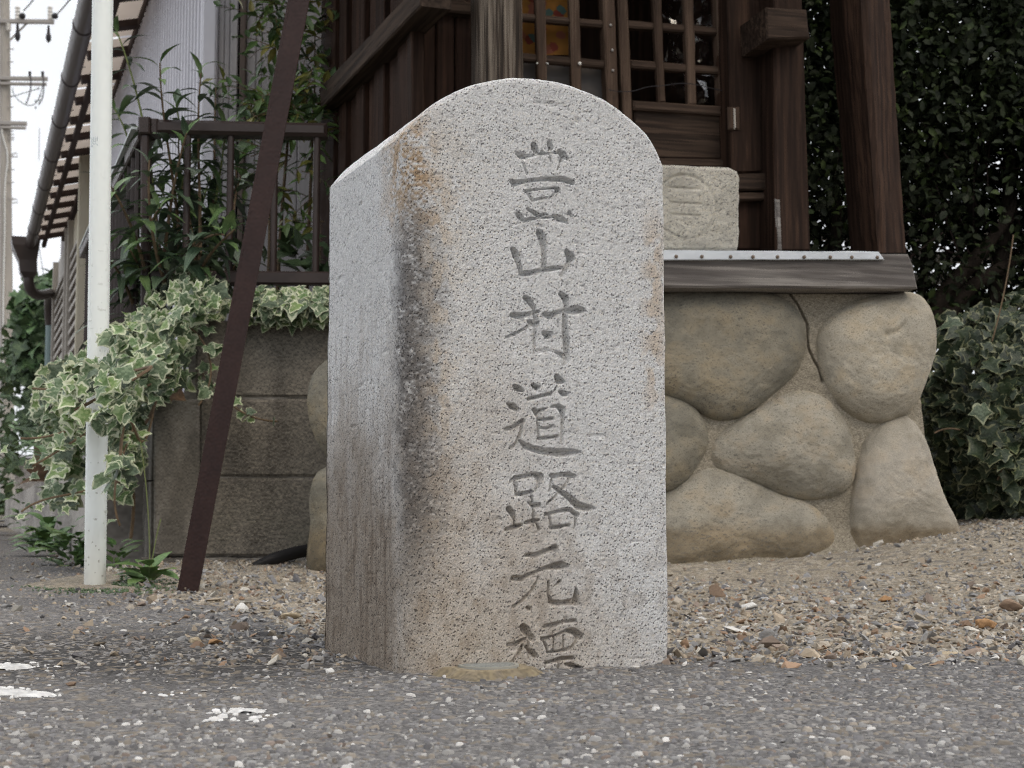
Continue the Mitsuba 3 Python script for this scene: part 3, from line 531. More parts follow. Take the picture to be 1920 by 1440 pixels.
# ------------------------------------------------------------------ the carved marker stone
STROKES = [
 # 1st character
 [(969, 287, 3), (977, 292, 6), (986, 295, 4)], [(984, 295, 3), (1000, 291, 2), (1030, 288, 2), (1050, 288, 2)], [(1000, 272, 6), (1004, 281, 7), (1008, 288, 3)],
 [(1029, 267, 5), (1033, 277, 6)], [(1048, 284, 4), (1054, 290, 7), (1064, 298, 4)], [(1030, 290, 2), (1033, 302, 2)], [(979, 298, 2), (983, 312, 2), (988, 326, 2)], [(1016, 284, 3), (1020, 287, 2)], [(1052, 298, 2.5), (1046, 318, 2)],
 [(960, 340, 5), (967, 344, 7), (985, 340, 4), (1010, 337, 4), (1035, 336, 5), (1055, 336, 6), (1073, 343, 6)], [(985, 358, 4), (1000, 356, 2), (1020, 354, 2), (1040, 352, 3), (1046, 357, 6)],
 [(988, 360, 3), (1000, 377, 3)], [(1000, 376, 3), (1012, 373, 3), (1026, 370, 2)], [(1046, 357, 4), (1030, 373, 2)], [(990, 391, 3), (1003, 400, 5), (1013, 405, 5), (1024, 402, 3)],
 [(970, 400, 4), (977, 408, 7), (984, 413, 5), (1010, 409, 3), (1038, 407, 3)], [(1038, 404, 4), (1050, 410, 7), (1062, 416, 4)], [(1068, 398, 4), (1072, 405, 3)],
 # 2nd
 [(1012, 436, 8), (1017, 448, 10), (1019, 462, 7), (1019, 480, 5), (1018, 500, 5)], [(961, 467, 5), (968, 478, 8), (972, 495, 6), (977, 514, 5)], [(977, 514, 6), (995, 512, 6), (1015, 507, 5), (1035, 504, 6), (1052, 502, 4)],
 [(1063, 473, 7), (1070, 484, 10), (1066, 494, 7), (1058, 506, 5), (1052, 516, 4)],
 # 3rd
 [(983, 558, 5), (991, 563, 7), (1001, 577, 5), (1003, 592, 5), (1003, 612, 4), (1002, 640, 3), (1001, 662, 2)], [(960, 591, 6), (975, 593, 7), (988, 590, 5), (1010, 584, 4)], [(992, 603, 5), (1005, 609, 7), (1009, 604, 3)],
 [(1001, 600, 2), (984, 616, 3), (966, 626, 4), (950, 633, 3)], [(1021, 589, 5), (1031, 593, 8), (1045, 587, 5), (1057, 583, 4)], [(1066, 583, 7), (1080, 582, 10), (1092, 582, 7)],
 [(1051, 551, 5), (1061, 561, 8), (1062, 575, 5), (1059, 595, 6), (1059, 625, 7), (1063, 645, 8), (1062, 672, 6), (1058, 684, 3)], [(1042, 660, 3), (1052, 664, 4), (1061, 674, 5)], [(1020, 624, 5), (1028, 630, 8), (1035, 624, 3)],
 # 4th
 [(963, 724, 4), (972, 730, 7), (981, 734, 3)], [(998, 722, 4), (1006, 727, 7), (1012, 726, 3)], [(1044, 706, 6), (1049, 714, 9), (1058, 716, 3)], [(1044, 724, 2), (1038, 735, 2)], [(991, 748, 5), (1008, 744, 4), (1033, 738, 4)], [(1050, 734, 4), (1059, 739, 7), (1066, 738, 3)],
 [(1001, 768, 5), (1006, 775, 7), (1015, 769, 4), (1026, 765, 2)], [(1034, 763, 3), (1047, 761, 5), (1054, 769, 8), (1056, 780, 5), (1054, 800, 3), (1053, 828, 3)], [(1010, 787, 4), (1022, 787, 4), (1036, 785, 4)],
 [(1010, 803, 2), (1025, 803, 4), (1036, 799, 4)], [(1010, 823, 4), (1025, 822, 4), (1045, 818, 4)], [(1007, 778, 3), (1009, 800, 3), (1010, 822, 3)],
 [(951, 757, 3), (961, 762, 8), (970, 768, 5)], [(949, 804, 4), (960, 803, 5), (972, 796, 6), (980, 790, 6)], [(979, 795, 3), (976, 812, 3), (968, 832, 4), (958, 840, 4)], [(975, 826, 3), (985, 836, 6), (1000, 842, 7), (1020, 847, 8), (1045, 850, 9), (1070, 849, 8), (1088, 847, 3)],
 # 5th
 [(958, 903, 4), (967, 897, 6), (985, 893, 5), (1003, 890, 6), (1013, 894, 8), (1010, 906, 4), (1004, 920, 3)], [(966, 900, 4), (968, 925, 4)], [(968, 928, 4), (982, 926, 5), (996, 922, 4)], [(996, 930, 3), (1000, 950, 3), (999, 985, 3)],
 [(991, 943, 3), (1001, 949, 6), (1010, 947, 5)], [(954, 955, 7), (960, 962, 7), (963, 975, 3), (964, 986, 3)], [(949, 993, 4), (965, 988, 6), (977, 985, 4)], [(985, 980, 4), (1000, 978, 6), (1010, 976, 3)], [(1004, 977, 3), (1010, 993, 3)],
 [(1034, 892, 5), (1042, 893, 6), (1056, 890, 4), (1068, 892, 7), (1077, 893, 5)], [(1037, 895, 3), (1030, 920, 3)], [(1070, 895, 5), (1058, 912, 3), (1040, 932, 3), (1026, 945, 3)], [(1038, 913, 4), (1052, 922, 5), (1068, 934, 7), (1084, 949, 9), (1098, 953, 8), (1112, 952, 4)],
 [(1023, 966, 4), (1040, 961, 4), (1055, 957, 5), (1070, 957, 5), (1082, 966, 5)], [(1030, 968, 3), (1034, 988, 3)], [(1080, 967, 4), (1077, 988, 3)], [(1033, 990, 4), (1050, 988, 5), (1066, 985, 4)],
 # 6th
 [(986, 1041, 4), (1003, 1041, 6), (1020, 1035, 5), (1032, 1030, 6), (1040, 1028, 8)], [(962, 1085, 6), (978, 1085, 7), (992, 1078, 4), (1010, 1070, 4), (1030, 1063, 6), (1048, 1061, 9), (1062, 1062, 6)],
 [(1010, 1082, 2), (998, 1106, 3), (982, 1124, 4), (964, 1137, 4)], [(1040, 1098, 2), (1050, 1090, 4)], [(1029, 1090, 3), (1029, 1115, 3), (1033, 1129, 5), (1050, 1132, 6), (1068, 1129, 7), (1079, 1129, 9), (1081, 1115, 6), (1080, 1103, 3)], [(990, 1140, 4), (994, 1142, 5)],
 # 7th
 [(981, 1175, 7), (985, 1181, 10), (993, 1192, 6), (998, 1198, 6)], [(953, 1210, 4), (966, 1208, 5), (980, 1201, 4), (992, 1196, 2)], [(980, 1210, 3), (972, 1228, 4), (955, 1247, 4)], [(987, 1213, 3), (995, 1222, 6), (1004, 1230, 6)], [(992, 1200, 2), (991, 1235, 2)],
 [(1022, 1175, 5), (1040, 1171, 5), (1058, 1166, 4), (1078, 1164, 4)], [(1018, 1199, 6), (1030, 1195, 3), (1048, 1189, 3), (1064, 1183, 5), (1077, 1185, 8), (1086, 1193, 9)], [(1020, 1202, 4), (1026, 1222, 3)], [(1084, 1196, 4), (1073, 1214, 4)],
 [(1038, 1194, 2), (1038, 1220, 2)], [(1056, 1188, 2), (1056, 1218, 2)], [(1026, 1224, 3), (1050, 1221, 4), (1072, 1215, 4)], [(1023, 1243, 4), (1045, 1238, 6), (1060, 1234, 5), (1074, 1234, 4)], [(1060, 1245, 4), (1075, 1249, 5), (1088, 1252, 4)], [(1048, 1240, 3), (1046, 1254, 3)],
]
FACE = Frame(S_O, math.degrees(S_TH))
def z_top(u):
    R = (0.127 ** 2 + 0.0585 ** 2) / (2 * 0.0585)
    return 0.478 + np.sqrt(R * R - np.minimum((u - 0.127) ** 2, 0.127 ** 2)) - (R - 0.0585) - 0.012 * np.clip(1 - (S_W - u) / 0.020, 0, 1) ** 2 - 0.003 * np.clip(1 - u / 0.02, 0, 1) ** 2 + 0.003 * (meshkit.fbm(np.stack([u * 30, u * 0, u * 0], -1), 3, 2) - 0.5)
def marker_mesh():
    us = np.concatenate([np.linspace(0, 0.03, 34)[:-1], np.linspace(0.03, 0.086, 34)[:-1], np.linspace(0.086, 0.184, 165)[:-1], np.linspace(0.184, 0.242, 34)[:-1], np.linspace(0.242, 0.254, 12)])
    zt0 = 0.52; zs = np.concatenate([np.linspace(-0.03, 0.0, 8)[:-1], np.linspace(0.0, 0.455, 720)[:-1], np.linspace(0.455, 0.508, 50)[:-1], np.linspace(0.508, zt0, 14)])
    U = np.repeat(us[:, None], len(zs), 1); top = z_top(us)[:, None]
    base = zs[None]                                             # squeeze the rows above the carving into the arch
    Z = np.where(base < 0.44, base, 0.44 + (base - 0.44) * (top - 0.44) / (zt0 - 0.44))
    rl = 0.023 + 0.012 * (meshkit.fbm(np.stack([Z * 14, Z * 0, Z * 0], -1), 3, 7) - 0.4) + 0.01 * sstep(0.06, 0.0, Z); rr = 0.006 + 0 * Z; rt = 0.006
    def rnd(e, r): return np.where(e < r, r - np.sqrt(np.maximum(r * r - (r - np.minimum(e, r)) ** 2, 0)), 0)
    slope = np.abs(np.gradient(top[:, 0], us))[:, None]
    et = np.maximum(top - Z, 0) / np.sqrt(1 + slope ** 2)
    V = np.maximum.reduce([rnd(U, rl), rnd(S_W - U, rr), rnd(et, rt)])
    # carving
    depth = np.zeros_like(U)
    for st in STROKES:
        pts = np.array([[*FACE.px(x, y), w * 0.00047] for x, y, w in st])
        sub = []
        for a, b in zip(pts[:-1], pts[1:]):
            n = max(2, int(np.linalg.norm(b[:2] - a[:2]) / 0.0008)); sub.append(a + (b - a) * np.linspace(0, 1, n)[:, None])
        sub = np.vstack(sub)
        lo, hi = sub[:, :2].min(0) - 0.009, sub[:, :2].max(0) + 0.009
        i0, i1 = np.searchsorted(us, [lo[0], hi[0]]); j0, j1 = np.searchsorted(zs, [lo[1], hi[1]])
        P = np.stack([U[i0:i1, j0:j1], Z[i0:i1, j0:j1]], -1)
        if P.size == 0: continue
        P = P + 0.0011 * (np.stack([meshkit.fbm(np.c_[P.reshape(-1, 2) * 260, np.zeros(P.size // 2)], 2, k).reshape(P.shape[:2]) for k in (1, 2)], -1) - 0.5)
        d = np.linalg.norm(P[:, :, None] - sub[None, None, :, :2], axis=-1) / sub[:, 2]
        k = np.argmin(d, -1); dm = np.take_along_axis(d, k[..., None], -1)[..., 0]; w = sub[k, 2]
        h = np.clip(1 - dm / 0.95, 0, 1)
        h = np.minimum(h * 1.4, 1) ** 0.85 * np.clip(0.0014 + w * 2.0, 0, 0.0088)
        depth[i0:i1, j0:j1] = np.maximum(depth[i0:i1, j0:j1], h)
    V = V + depth
    n, m = U.shape; idx = np.arange(n * m).reshape(n, m)
    q = np.stack([idx[:-1, :-1], idx[1:, :-1], idx[1:, 1:], idx[:-1, 1:]], -1).reshape(-1, 4)
    ed = np.concatenate([idx[0, :], idx[1:, -1], idx[-1, -2::-1]])          # left side up, over the arch, right side down
    bu, bz, bv = U.ravel()[ed], Z.ravel()[ed], V.ravel()[ed]
    ks = np.linspace(0, 1, 70)[1:]
    sides = np.stack([np.concatenate([bu for _ in ks]), np.concatenate([bv + k * (S_D - bv) for k in ks]), np.concatenate([bz for _ in ks])], 1)
    pts = np.vstack([np.stack([U.ravel(), V.ravel(), Z.ravel()], 1), sides, [[S_W / 2, S_D, 0.2]]])
    L = len(ed); ring = [ed] + [n * m + i * L + np.arange(L) for i in range(len(ks))]
    f = [q[:, [0, 1, 2]], q[:, [0, 2, 3]]]
    for a, b in zip(ring[:-1], ring[1:]):
        f += [np.stack([a[:-1], a[1:], b[:-1]], 1), np.stack([a[1:], b[1:], b[:-1]], 1)]
    last = ring[-1]; f.append(np.stack([last[:-1], last[1:], np.full(L - 1, len(pts) - 1)], 1))
    mesh = trimesh.Trimesh(pts, np.vstack(f), process=False)
    nr = mesh.vertex_normals; k = pts
    amp = 0.0024 * (meshkit.fbm(k * 20, 3, 4) - 0.5) + 0.0004 * (meshkit.fbm(k * 110, 3, 5) - 0.5)
    pit = -0.0010 * np.clip(meshkit.noise(k * 230, 6) - 0.84, 0, 1) / 0.16 - 0.002 * np.clip(meshkit.noise(k * 80, 9) - 0.92, 0, 1) / 0.08
    sidew = sstep(0.02, 0.05, k[:, 1]) * (k[:, 0] < 0.02)
    chis = sidew * 0.0011 * (meshkit.fbm(np.c_[k[:, 0] * 40, k[:, 1] * 260, k[:, 2] * 45], 3, 8) - 0.5)
    e2 = sstep(0.03, 0.0, k[:, 0]) * sstep(0.05, 0.0, k[:, 1]); worn = e2 * 0.006 * (meshkit.fbm(k * np.array([40, 40, 28]), 3, 15) - 0.5)
    dk_ = np.zeros(len(pts)); dk_[:n * m] = depth.ravel()
    pts = pts + nr * ((amp + pit + chis + worn) * (1 - 0.8 * np.clip(dk_ / 0.002, 0, 1)))[:, None]
    w = np.stack([S_O[0] + pts[:, 0] * SC - pts[:, 1] * SS, S_O[1] + pts[:, 0] * SS + pts[:, 1] * SC, pts[:, 2]], 1)
    return trimesh.Trimesh(w, mesh.faces, process=False)
put('marker_stone', marker_mesh(), 'm_granite', smooth=True, label='tall round topped granite road marker with a column of carved characters', category='stone marker')
# ------------------------------------------------------------------ boulder plinth of the shrine
BASE = Frame([0, 3.2, 0], 12.0)
pl = thing('stone_plinth', 'plinth of big rounded boulders set in sandy mortar under the shrine', 'stone plinth')
def boulder(outline, bulge, mat, seed, power=2.6, tilt=(0, 0), cuts=()):
    o = np.array([BASE.px(x, y) for x, y in outline])
    s = np.r_[0, np.cumsum(np.linalg.norm(np.diff(np.vstack([o, o[:1]]), axis=0), axis=1))]
    n = 112; cs = CubicSpline(s, np.vstack([o, o[:1]]), bc_type='periodic')(np.linspace(0, s[-1], n, endpoint=False))
    cs = 0.7 * cs + 0.15 * (np.roll(cs, 4, 0) + np.roll(cs, -4, 0))
    c = cs.mean(0); cs = c + (cs - c) * 1.045; rr = np.concatenate([np.linspace(0.06, 0.7, 16), 1 - 0.3 * (1 - np.linspace(0, 1, 26)[1:]) ** 1.7])
    rings = []
    ext = np.abs(cs - c).max(0)
    for r in rr:
        p = c + (cs - c) * r
        h = bulge * (1 - r ** power) ** 0.52
        rel = (p - c) / ext
        rings.append(np.c_[p, h * (1 + tilt[0] * rel[:, 0] + tilt[1] * rel[:, 1])])
    back = np.c_[c + (cs - c) * 0.97, np.full(n, -0.06)]
    P = np.vstack([[[c[0], c[1], bulge]]] + rings + [back])
    f = [[0, 1 + i, 1 + (i + 1) % n] for i in range(n)]
    for k in range(len(rr)):
        a = 1 + k * n
        for i in range(n):
            j = (i + 1) % n; f += [[a+i, a+n+i, a+n+j], [a+i, a+n+j, a+j]]
    v = BASE.to3(P[:, :2], P[:, 2])
    m = trimesh.Trimesh(v, np.array(f), process=False)
    if np.einsum('ij,j->i', m.face_normals, BASE.n).mean() < 0: f = np.array(f)[:, ::-1]
    m = trimesh.Trimesh(v, np.array(f), process=False); nr = m.vertex_normals
    d = 0.026 * (meshkit.fbm(v * 6, 2, seed) - 0.5) + 0.0045 * (meshkit.fbm(v * 26, 3, seed + 1) - 0.5) + 0.0026 * (meshkit.fbm(v * 110, 2, seed + 2) - 0.5)
    d = d * np.r_[np.ones(len(P) - n), np.zeros(n)]
    for pts, w, dep in cuts:
        q = np.vstack([np.linspace(a, b, 30) for a, b in zip([BASE.px(*x) for x in pts][:-1], [BASE.px(*x) for x in pts][1:])])
        d -= dep * np.clip(1 - np.linalg.norm(P[:, None, :2] - q[None], axis=-1).min(1) / w, 0, 1)
    return trimesh.Trimesh(v + nr * d[:, None], np.array(f), process=False)
BL = [
 ([(1180, 560), (1250, 540), (1340, 542), (1440, 548), (1478, 568), (1497, 610), (1500, 660), (1478, 710), (1420, 755), (1340, 785), (1300, 768), (1245, 740), (1150, 720), (1110, 640)], 0.062, 'm_boulder_olive', 3.4, 'olive grey speckled boulder directly right of the marker, under the timber sill'),
 ([(1565, 588), (1620, 562), (1690, 552), (1730, 562), (1747, 610), (1738, 690), (1712, 762), (1650, 792), (1590, 772), (1550, 715), (1532, 660), (1536, 620)], 0.075, 'm_boulder_tan', 2.6, 'pale tan boulder at the upper right corner of the plinth'),
 ([(1245, 742), (1285, 755), (1316, 790), (1324, 830), (1300, 878), (1250, 915), (1180, 905), (1130, 840), (1150, 760), (1200, 735)], 0.06, 'm_boulder_olive', 2.6, 'brown boulder half hidden behind the marker, at mid height'),
 ([(1333, 850), (1370, 802), (1440, 757), (1490, 735), (1560, 758), (1588, 800), (1598, 865), (1590, 905), (1540, 928), (1480, 930), (1400, 905), (1345, 880)], 0.068, 'm_boulder_mottled', 2.2, 'brown pillow shaped boulder in the middle of the plinth'),
 ([(1250, 925), (1300, 888), (1340, 876), (1400, 897), (1480, 932), (1545, 975), (1558, 1010), (1540, 1036), (1450, 1056), (1330, 1070), (1250, 1072), (1170, 1072), (1140, 990)], 0.065, 'm_boulder_mottled', 2.6, 'wide mottled boulder at the bottom of the plinth beside the marker'),
 ([(1625, 815), (1660, 785), (1692, 778), (1712, 795), (1738, 855), (1768, 935), (1790, 1000), (1740, 1030), (1660, 1045), (1600, 1040), (1593, 990), (1603, 900)], 0.062, 'm_boulder_pale', 4.6, 'smooth pale grey wedge shaped boulder at the right end of the plinth'),
 ([(583, 740), (598, 690), (640, 668), (720, 690), (750, 760), (740, 840), (680, 870), (622, 855), (592, 805)], 0.06, 'm_boulder_olive', 2.6, 'brown boulder just left of the marker, upper of two'),
 ([(600, 890), (650, 870), (740, 880), (770, 980), (755, 1075), (650, 1084), (584, 1082), (580, 1040), (590, 950)], 0.06, 'm_boulder_olive', 2.8, 'brown boulder just left of the marker, lower of two'),
 ([(775, 640), (840, 560), (980, 556), (1085, 580), (1090, 660), (1030, 720), (900, 735), (800, 700)], 0.06, 'm_boulder_tan', 2.6, None),
 ([(790, 790), (850, 745), (960, 745), (1060, 735), (1120, 790), (1110, 870), (1000, 915), (860, 905), (790, 860)], 0.06, 'm_boulder_mottled', 2.6, None),
 ([(790, 950), (880, 925), (1010, 935), (1110, 930), (1130, 1000), (1120, 1075), (950, 1082), (800, 1078), (770, 1020)], 0.06, 'm_boulder_olive', 2.6, None),
 ([(640, 570), (720, 560), (780, 600), (770, 660), (700, 680), (640, 650)], 0.055, 'm_boulder_tan', 2.6, None),
]
CUT = {1: [([(1640, 632), (1662, 626), (1680, 608), (1690, 585)], 0.010, 0.008)], 5: [([(1706, 818), (1712, 850)], 0.008, 0.004)]}
for i, (o, b, m_, pw, lb) in enumerate(BL):
    k = put('boulder', boulder(o, b, m_, 20 + 3 * i, pw, cuts=CUT.get(i, ())), m_, pl, smooth=True)
    if lb: tag(k, lb)
# mortar: a relief sheet with the shrinkage crack beside the olive boulder, on a solid core
ea = np.array([BASE.px(x, y) for x, y in [(690, 552), (1702, 552), (1765, 1100), (690, 1100)]])
na, nz = 560, 250
S_, R_ = np.meshgrid(np.linspace(0, 1, na), np.linspace(0, 1, nz), indexing='ij')
P = ((1 - S_)[..., None] * ((1 - R_)[..., None] * ea[0] + R_[..., None] * ea[3]) + S_[..., None] * ((1 - R_)[..., None] * ea[1] + R_[..., None] * ea[2])).reshape(-1, 2)
h = 0.003 + 0.012 * (meshkit.fbm(np.c_[P * 11, P[:, :1] * 0], 3, 31) - 0.5) + 0.005 * (meshkit.fbm(np.c_[P * 60, P[:, :1] * 0], 3, 32) - 0.5)
for o, *_ in BL:                                     # the mortar climbs onto the stones
    g = Polygon([BASE.px(x, y) for x, y in o]); d = shapely.distance(g, shapely.points(P)); h = h + 0.003 * np.exp(-d / 0.012)
h += 0.05 * sstep(0.12, 0.0, P[:, 1]) * sstep(-0.1, 0.1, P[:, 0] - 0.25)
crack = np.vstack([np.linspace(BASE.px(*a), BASE.px(*b), 30) for a, b in zip([(1478, 548), (1496, 575), (1512, 605), (1516, 655), (1523, 672), (1533, 690)], [(1496, 575), (1512, 605), (1516, 655), (1523, 672), (1533, 690), (1541, 715)])])
h -= 0.06 * np.clip(1.1 - np.linalg.norm(P[:, None] - crack[None], axis=-1).min(1) / 0.0021, 0, 1)
v = BASE.to3(P, h)
i, j = np.meshgrid(np.arange(na - 1), np.arange(nz - 1), indexing='ij'); a = (i * nz + j).ravel()
put('mortar', (v, np.vstack([np.stack([a, a + 1, a + nz + 1], 1), np.stack([a, a + nz + 1, a + nz], 1)])), 'm_mortar', pl, smooth=True, label='sandy mortar between the boulders, cracked open beside the olive boulder')
core = prism(BASE, ea, -0.035, 0.95, 0.002)
put('core', core, 'm_mortar', pl)

# ------------------------------------------------------------------ the shrine
SHR = Frame([0, 3.42, 0], 15.0)
SIDE_T = np.array([-math.sin(math.radians(20)), math.cos(math.radians(20)), 0])
sh = thing('wooden_shrine', 'dark weathered wooden shrine with lattice doors on a boulder plinth', 'shrine')
def mem(name, pts, d, thick, mat, parent=None, bev=0.004, rsize=None, amp=0.0015, **lab):
    m = pxprism(SHR, pts, d, thick, bev)
    if rsize: m = rough(m, rsize, amp, 30, len(scene))
    return put(name, m, mat, parent or sh, smooth=25 if rsize else False, **lab)
# timber sill with its metal strip
sill = mem('sill', [(680, 472), (1704, 476), (1712, 494), (1722, 541), (680, 537)], 0.335, 0.12, 'm_wood_grey', bev=0.005, rsize=0.03, amp=0.0012, label='grey weathered timber sill on top of the boulders')
sp = [SHR.px(x, y, 0.35) for x, y in [(682, 464), (1650, 471), (1661, 486), (682, 488)]]
m = prism(SHR, sp, 0.345, 0.006, 0.0015)
st = put('metal_strip', rough(m, 0.02, 0.0016, 16, 3), 'm_galvanised', sill, smooth=30, label='pale galvanised metal strip nailed along the timber sill')
top = [SHR.px(x, y, 0.34) for x, y in [(682, 465), (1650, 472)]]
put('metal_strip_fold', trimesh.Trimesh(np.vstack([SHR.to3(np.array(top), np.full(2, 0.343)), SHR.to3(np.array(top) + [0, 0.004], np.full(2, 0.20))]), [[0, 1, 3], [0, 3, 2]], process=False), 'm_galvanised', sill)
for x in (1268, 1316, 1370, 1412, 1458, 1508, 1557, 1597, 1645):
    c = SHR.to3(SHR.px(x, 481 + (x - 1268) * 0.004, 0.346), 0.346)
    s_ = trimesh.creation.icosphere(subdivisions=1, radius=0.0042); s_.apply_translation(c)
    put('nail', s_, 'm_nail', sill)
# floor slab of the shrine behind the sill, dark room, back wall, roof
def local(a0, a1, z0, z1, d, thick): return prism(SHR, [(a0, z0), (a1, z0), (a1, z1), (a0, z1)], d, thick, 0.004)
zs = SHR.px(1300, 482, 0.2)[1]
put('floor', local(-0.24, 0.62, zs - 0.05, zs, 0.2, 1.2), 'm_wood_beam', sh)
put('boarding', local(-0.24, 0.66, zs, 1.75, -0.75, 0.03), 'm_wood_board', sh)
put('ceiling', local(-0.24, 0.66, 1.72, 1.75, -0.03, 0.74), 'm_wood_board', sh)
put('boarding', local(0.63, 0.66, zs, 1.72, -0.06, 0.68), 'm_wood_board', sh)
rf = put('roof', prism(SHR, [(-0.72, 1.76), (0.98, 1.76), (0.98, 1.83), (0.13, 2.25), (-0.72, 1.83)], 0.36, 1.6, 0.01), 'm_wood_grey', sh)
# granite block standing on the sill
gb = [SHR.px(x, y, 0.30) for x, y in [(1150, 304), (1368, 313), (1384, 320), (1389, 336), (1386, 462), (1384, 471), (1150, 471)]]
m = rough(prism(SHR, gb, 0.30, 0.17, 0.008), 0.0045, 0.003, 40, 9)
rel = m.vertices - SHR.o; ra, rz, rn = rel @ SHR.t, rel[:, 2], rel @ SHR.n          # worn roundel with three bars
cc = SHR.px(1286, 388, 0.30); rad_ = (SHR.px(1342, 388, 0.30) - cc)[0]
dg = np.abs(np.hypot(ra - cc[0], rz - cc[1]) - rad_) / 0.006
for yy in (352, 380, 402):
    b0_, b1_ = SHR.px(1258, yy, 0.30), SHR.px(1312, yy, 0.30); dg = np.minimum(dg, np.hypot(np.clip(np.abs(ra - (b0_ + b1_)[0] / 2) - (b1_ - b0_)[0] / 2, 0, 9), rz - b0_[1]) / 0.005)
m.vertices = m.vertices - SHR.n * (0.0030 * np.clip(1 - dg, 0, 1) * (rn > 0.29))[:, None]
put('granite_block', m, 'm_block_granite', smooth=30, label='squared granite block with a worn round relief, on the shrine sill behind the marker', category='stone block')
# front posts
def loftpost(bot, top_, dpt, thick, n=2.6, worn=0.004, seed=1):
    """Rounded weathered post: superellipse section between two pixel spans (xl, xr, y)."""
    pts, fr = [], []
    rows = 60; K = 40; a = np.arange(K) * 2 * np.pi / K
    for k in np.linspace(0, 1, rows):
        xl, xr, y = [bot[i] + (top_[i] - bot[i]) * k for i in range(3)]
        A, B = SHR.px(xl, y, dpt - thick / 2), SHR.px(xr, y, dpt - thick / 2)
        c = (A + B) / 2; w = (B - A)[0] / 2
        ce, se = np.cos(a), np.sin(a)
        x = np.sign(ce) * np.abs(ce) ** (2 / n) * w; yy = np.sign(se) * np.abs(se) ** (2 / n) * thick / 2
        pts.append(SHR.to3(np.stack([c[0] + x, np.full(K, c[1])], 1), dpt - thick / 2 + yy))
    v = np.vstack(pts); f = []
    for r in range(rows - 1):
        for i in range(K):
            j = (i + 1) % K; f += [[r*K+i, r*K+j, (r+1)*K+j], [r*K+i, (r+1)*K+j, (r+1)*K+i]]
    f += [[(rows-1)*K, (rows-1)*K+i, (rows-1)*K+i+1] for i in range(1, K-1)]
    m = trimesh.Trimesh(v, f, process=False)
    if (m.face_normals @ SHR.n * (m.triangles_center @ SHR.n - v.mean(0) @ SHR.n)).mean() < 0: m = trimesh.Trimesh(v, np.array(f)[:, ::-1], process=False)
    q = v * np.array([60, 60, 2.5])
    m.vertices = v + m.vertex_normals * (worn * (meshkit.fbm(q, 3, seed) - 0.5) + worn * 0.4 * (meshkit.fbm(v * np.array([200, 200, 9]), 2, seed) - 0.5))[:, None]
    return m
put('weathered_post', loftpost((890, 982, 470), (884, 973, -60), 0.17, 0.11, 3.2, 0.007, 3), 'm_wood_worn', sh, smooth=True, label='thick weathered post with pale streaks, left of the lattice doors')
mem('post', [(1454, 470), (1520, 470), (1503, -60), (1450, -60)], 0.13, 0.09, 'm_wood_post', rsize=0.03)
mem('batten', [(1457, 470), (1468, 470), (1464, 372), (1454, 372)], 0.132, 0.03, 'm_wood_grey', rsize=None)
bm = mem('beam_end', [(1438, 74), (1519, 71), (1513, 17), (1436, 13)], 0.20, 0.22, 'm_wood_beam', rsize=0.02, label='square beam end sticking out high on the right shrine post')
mem('post', [(1372, 324), (1458, 322), (1452, -60), (1362, -60)], 0.055, 0.08, 'm_wood_post', rsize=0.03)
mem('rail', [(1372, 357), (1459, 355), (1458, 323), (1372, 325)], 0.075, 0.09, 'm_wood_beam', rsize=0.02)
mem('rail', [(1378, 376), (1458, 374), (1457, 360), (1378, 360)], 0.07, 0.08, 'm_wood_lattice_h', rsize=0.02, amp=0.002)
mem('panel', [(900, 468), (1460, 468), (1458, 376), (900, 372)], 0.045, 0.02, 'm_wood_board')
mem('panel', [(900, 373), (1380, 376), (1380, 312), (900, 306)], 0.03, 0.02, 'm_wood_board')
# free leaning post at the right, turned edge on
def arris_post():
    rows = []
    for xl, xm, xr, y in ((1578, 1616, 1666, -60), (1583, 1621, 1670, 40), (1602, 1634, 1683, 240), (1622, 1650, 1698, 474)):
        A, Mi, B = SHR.to3(SHR.px(xl, y, 0.09), 0.09), SHR.to3(SHR.px(xm, y, 0.15), 0.15), SHR.to3(SHR.px(xr, y, 0.10), 0.10)
        rows.append([A, A * 0.15 + Mi * 0.85 + SHR.n * 0.001, Mi * 0.85 + B * 0.15 + SHR.n * 0.001, B, B - SHR.n * 0.08, A - SHR.n * 0.07])
    v = np.vstack(rows); f = []
    for k in range(3):
        for i in range(6):
            j = (i + 1) % 6; f += [[k*6+i, (k+1)*6+j, k*6+j], [k*6+i, (k+1)*6+i, (k+1)*6+j]]
    f = np.array(f)
    m = trimesh.Trimesh(v, f, process=False)
    if (m.face_normals @ SHR.n * (m.triangles_center @ SHR.n - v.mean(0) @ SHR.n)).mean() < 0: m = trimesh.Trimesh(v, f[:, ::-1], process=False)
    return rough(m, 0.02, 0.003, 26, 4)
put('post', arris_post(), 'm_wood_post', sh, smooth=30, label='free standing square post at right, edge turned to the front')
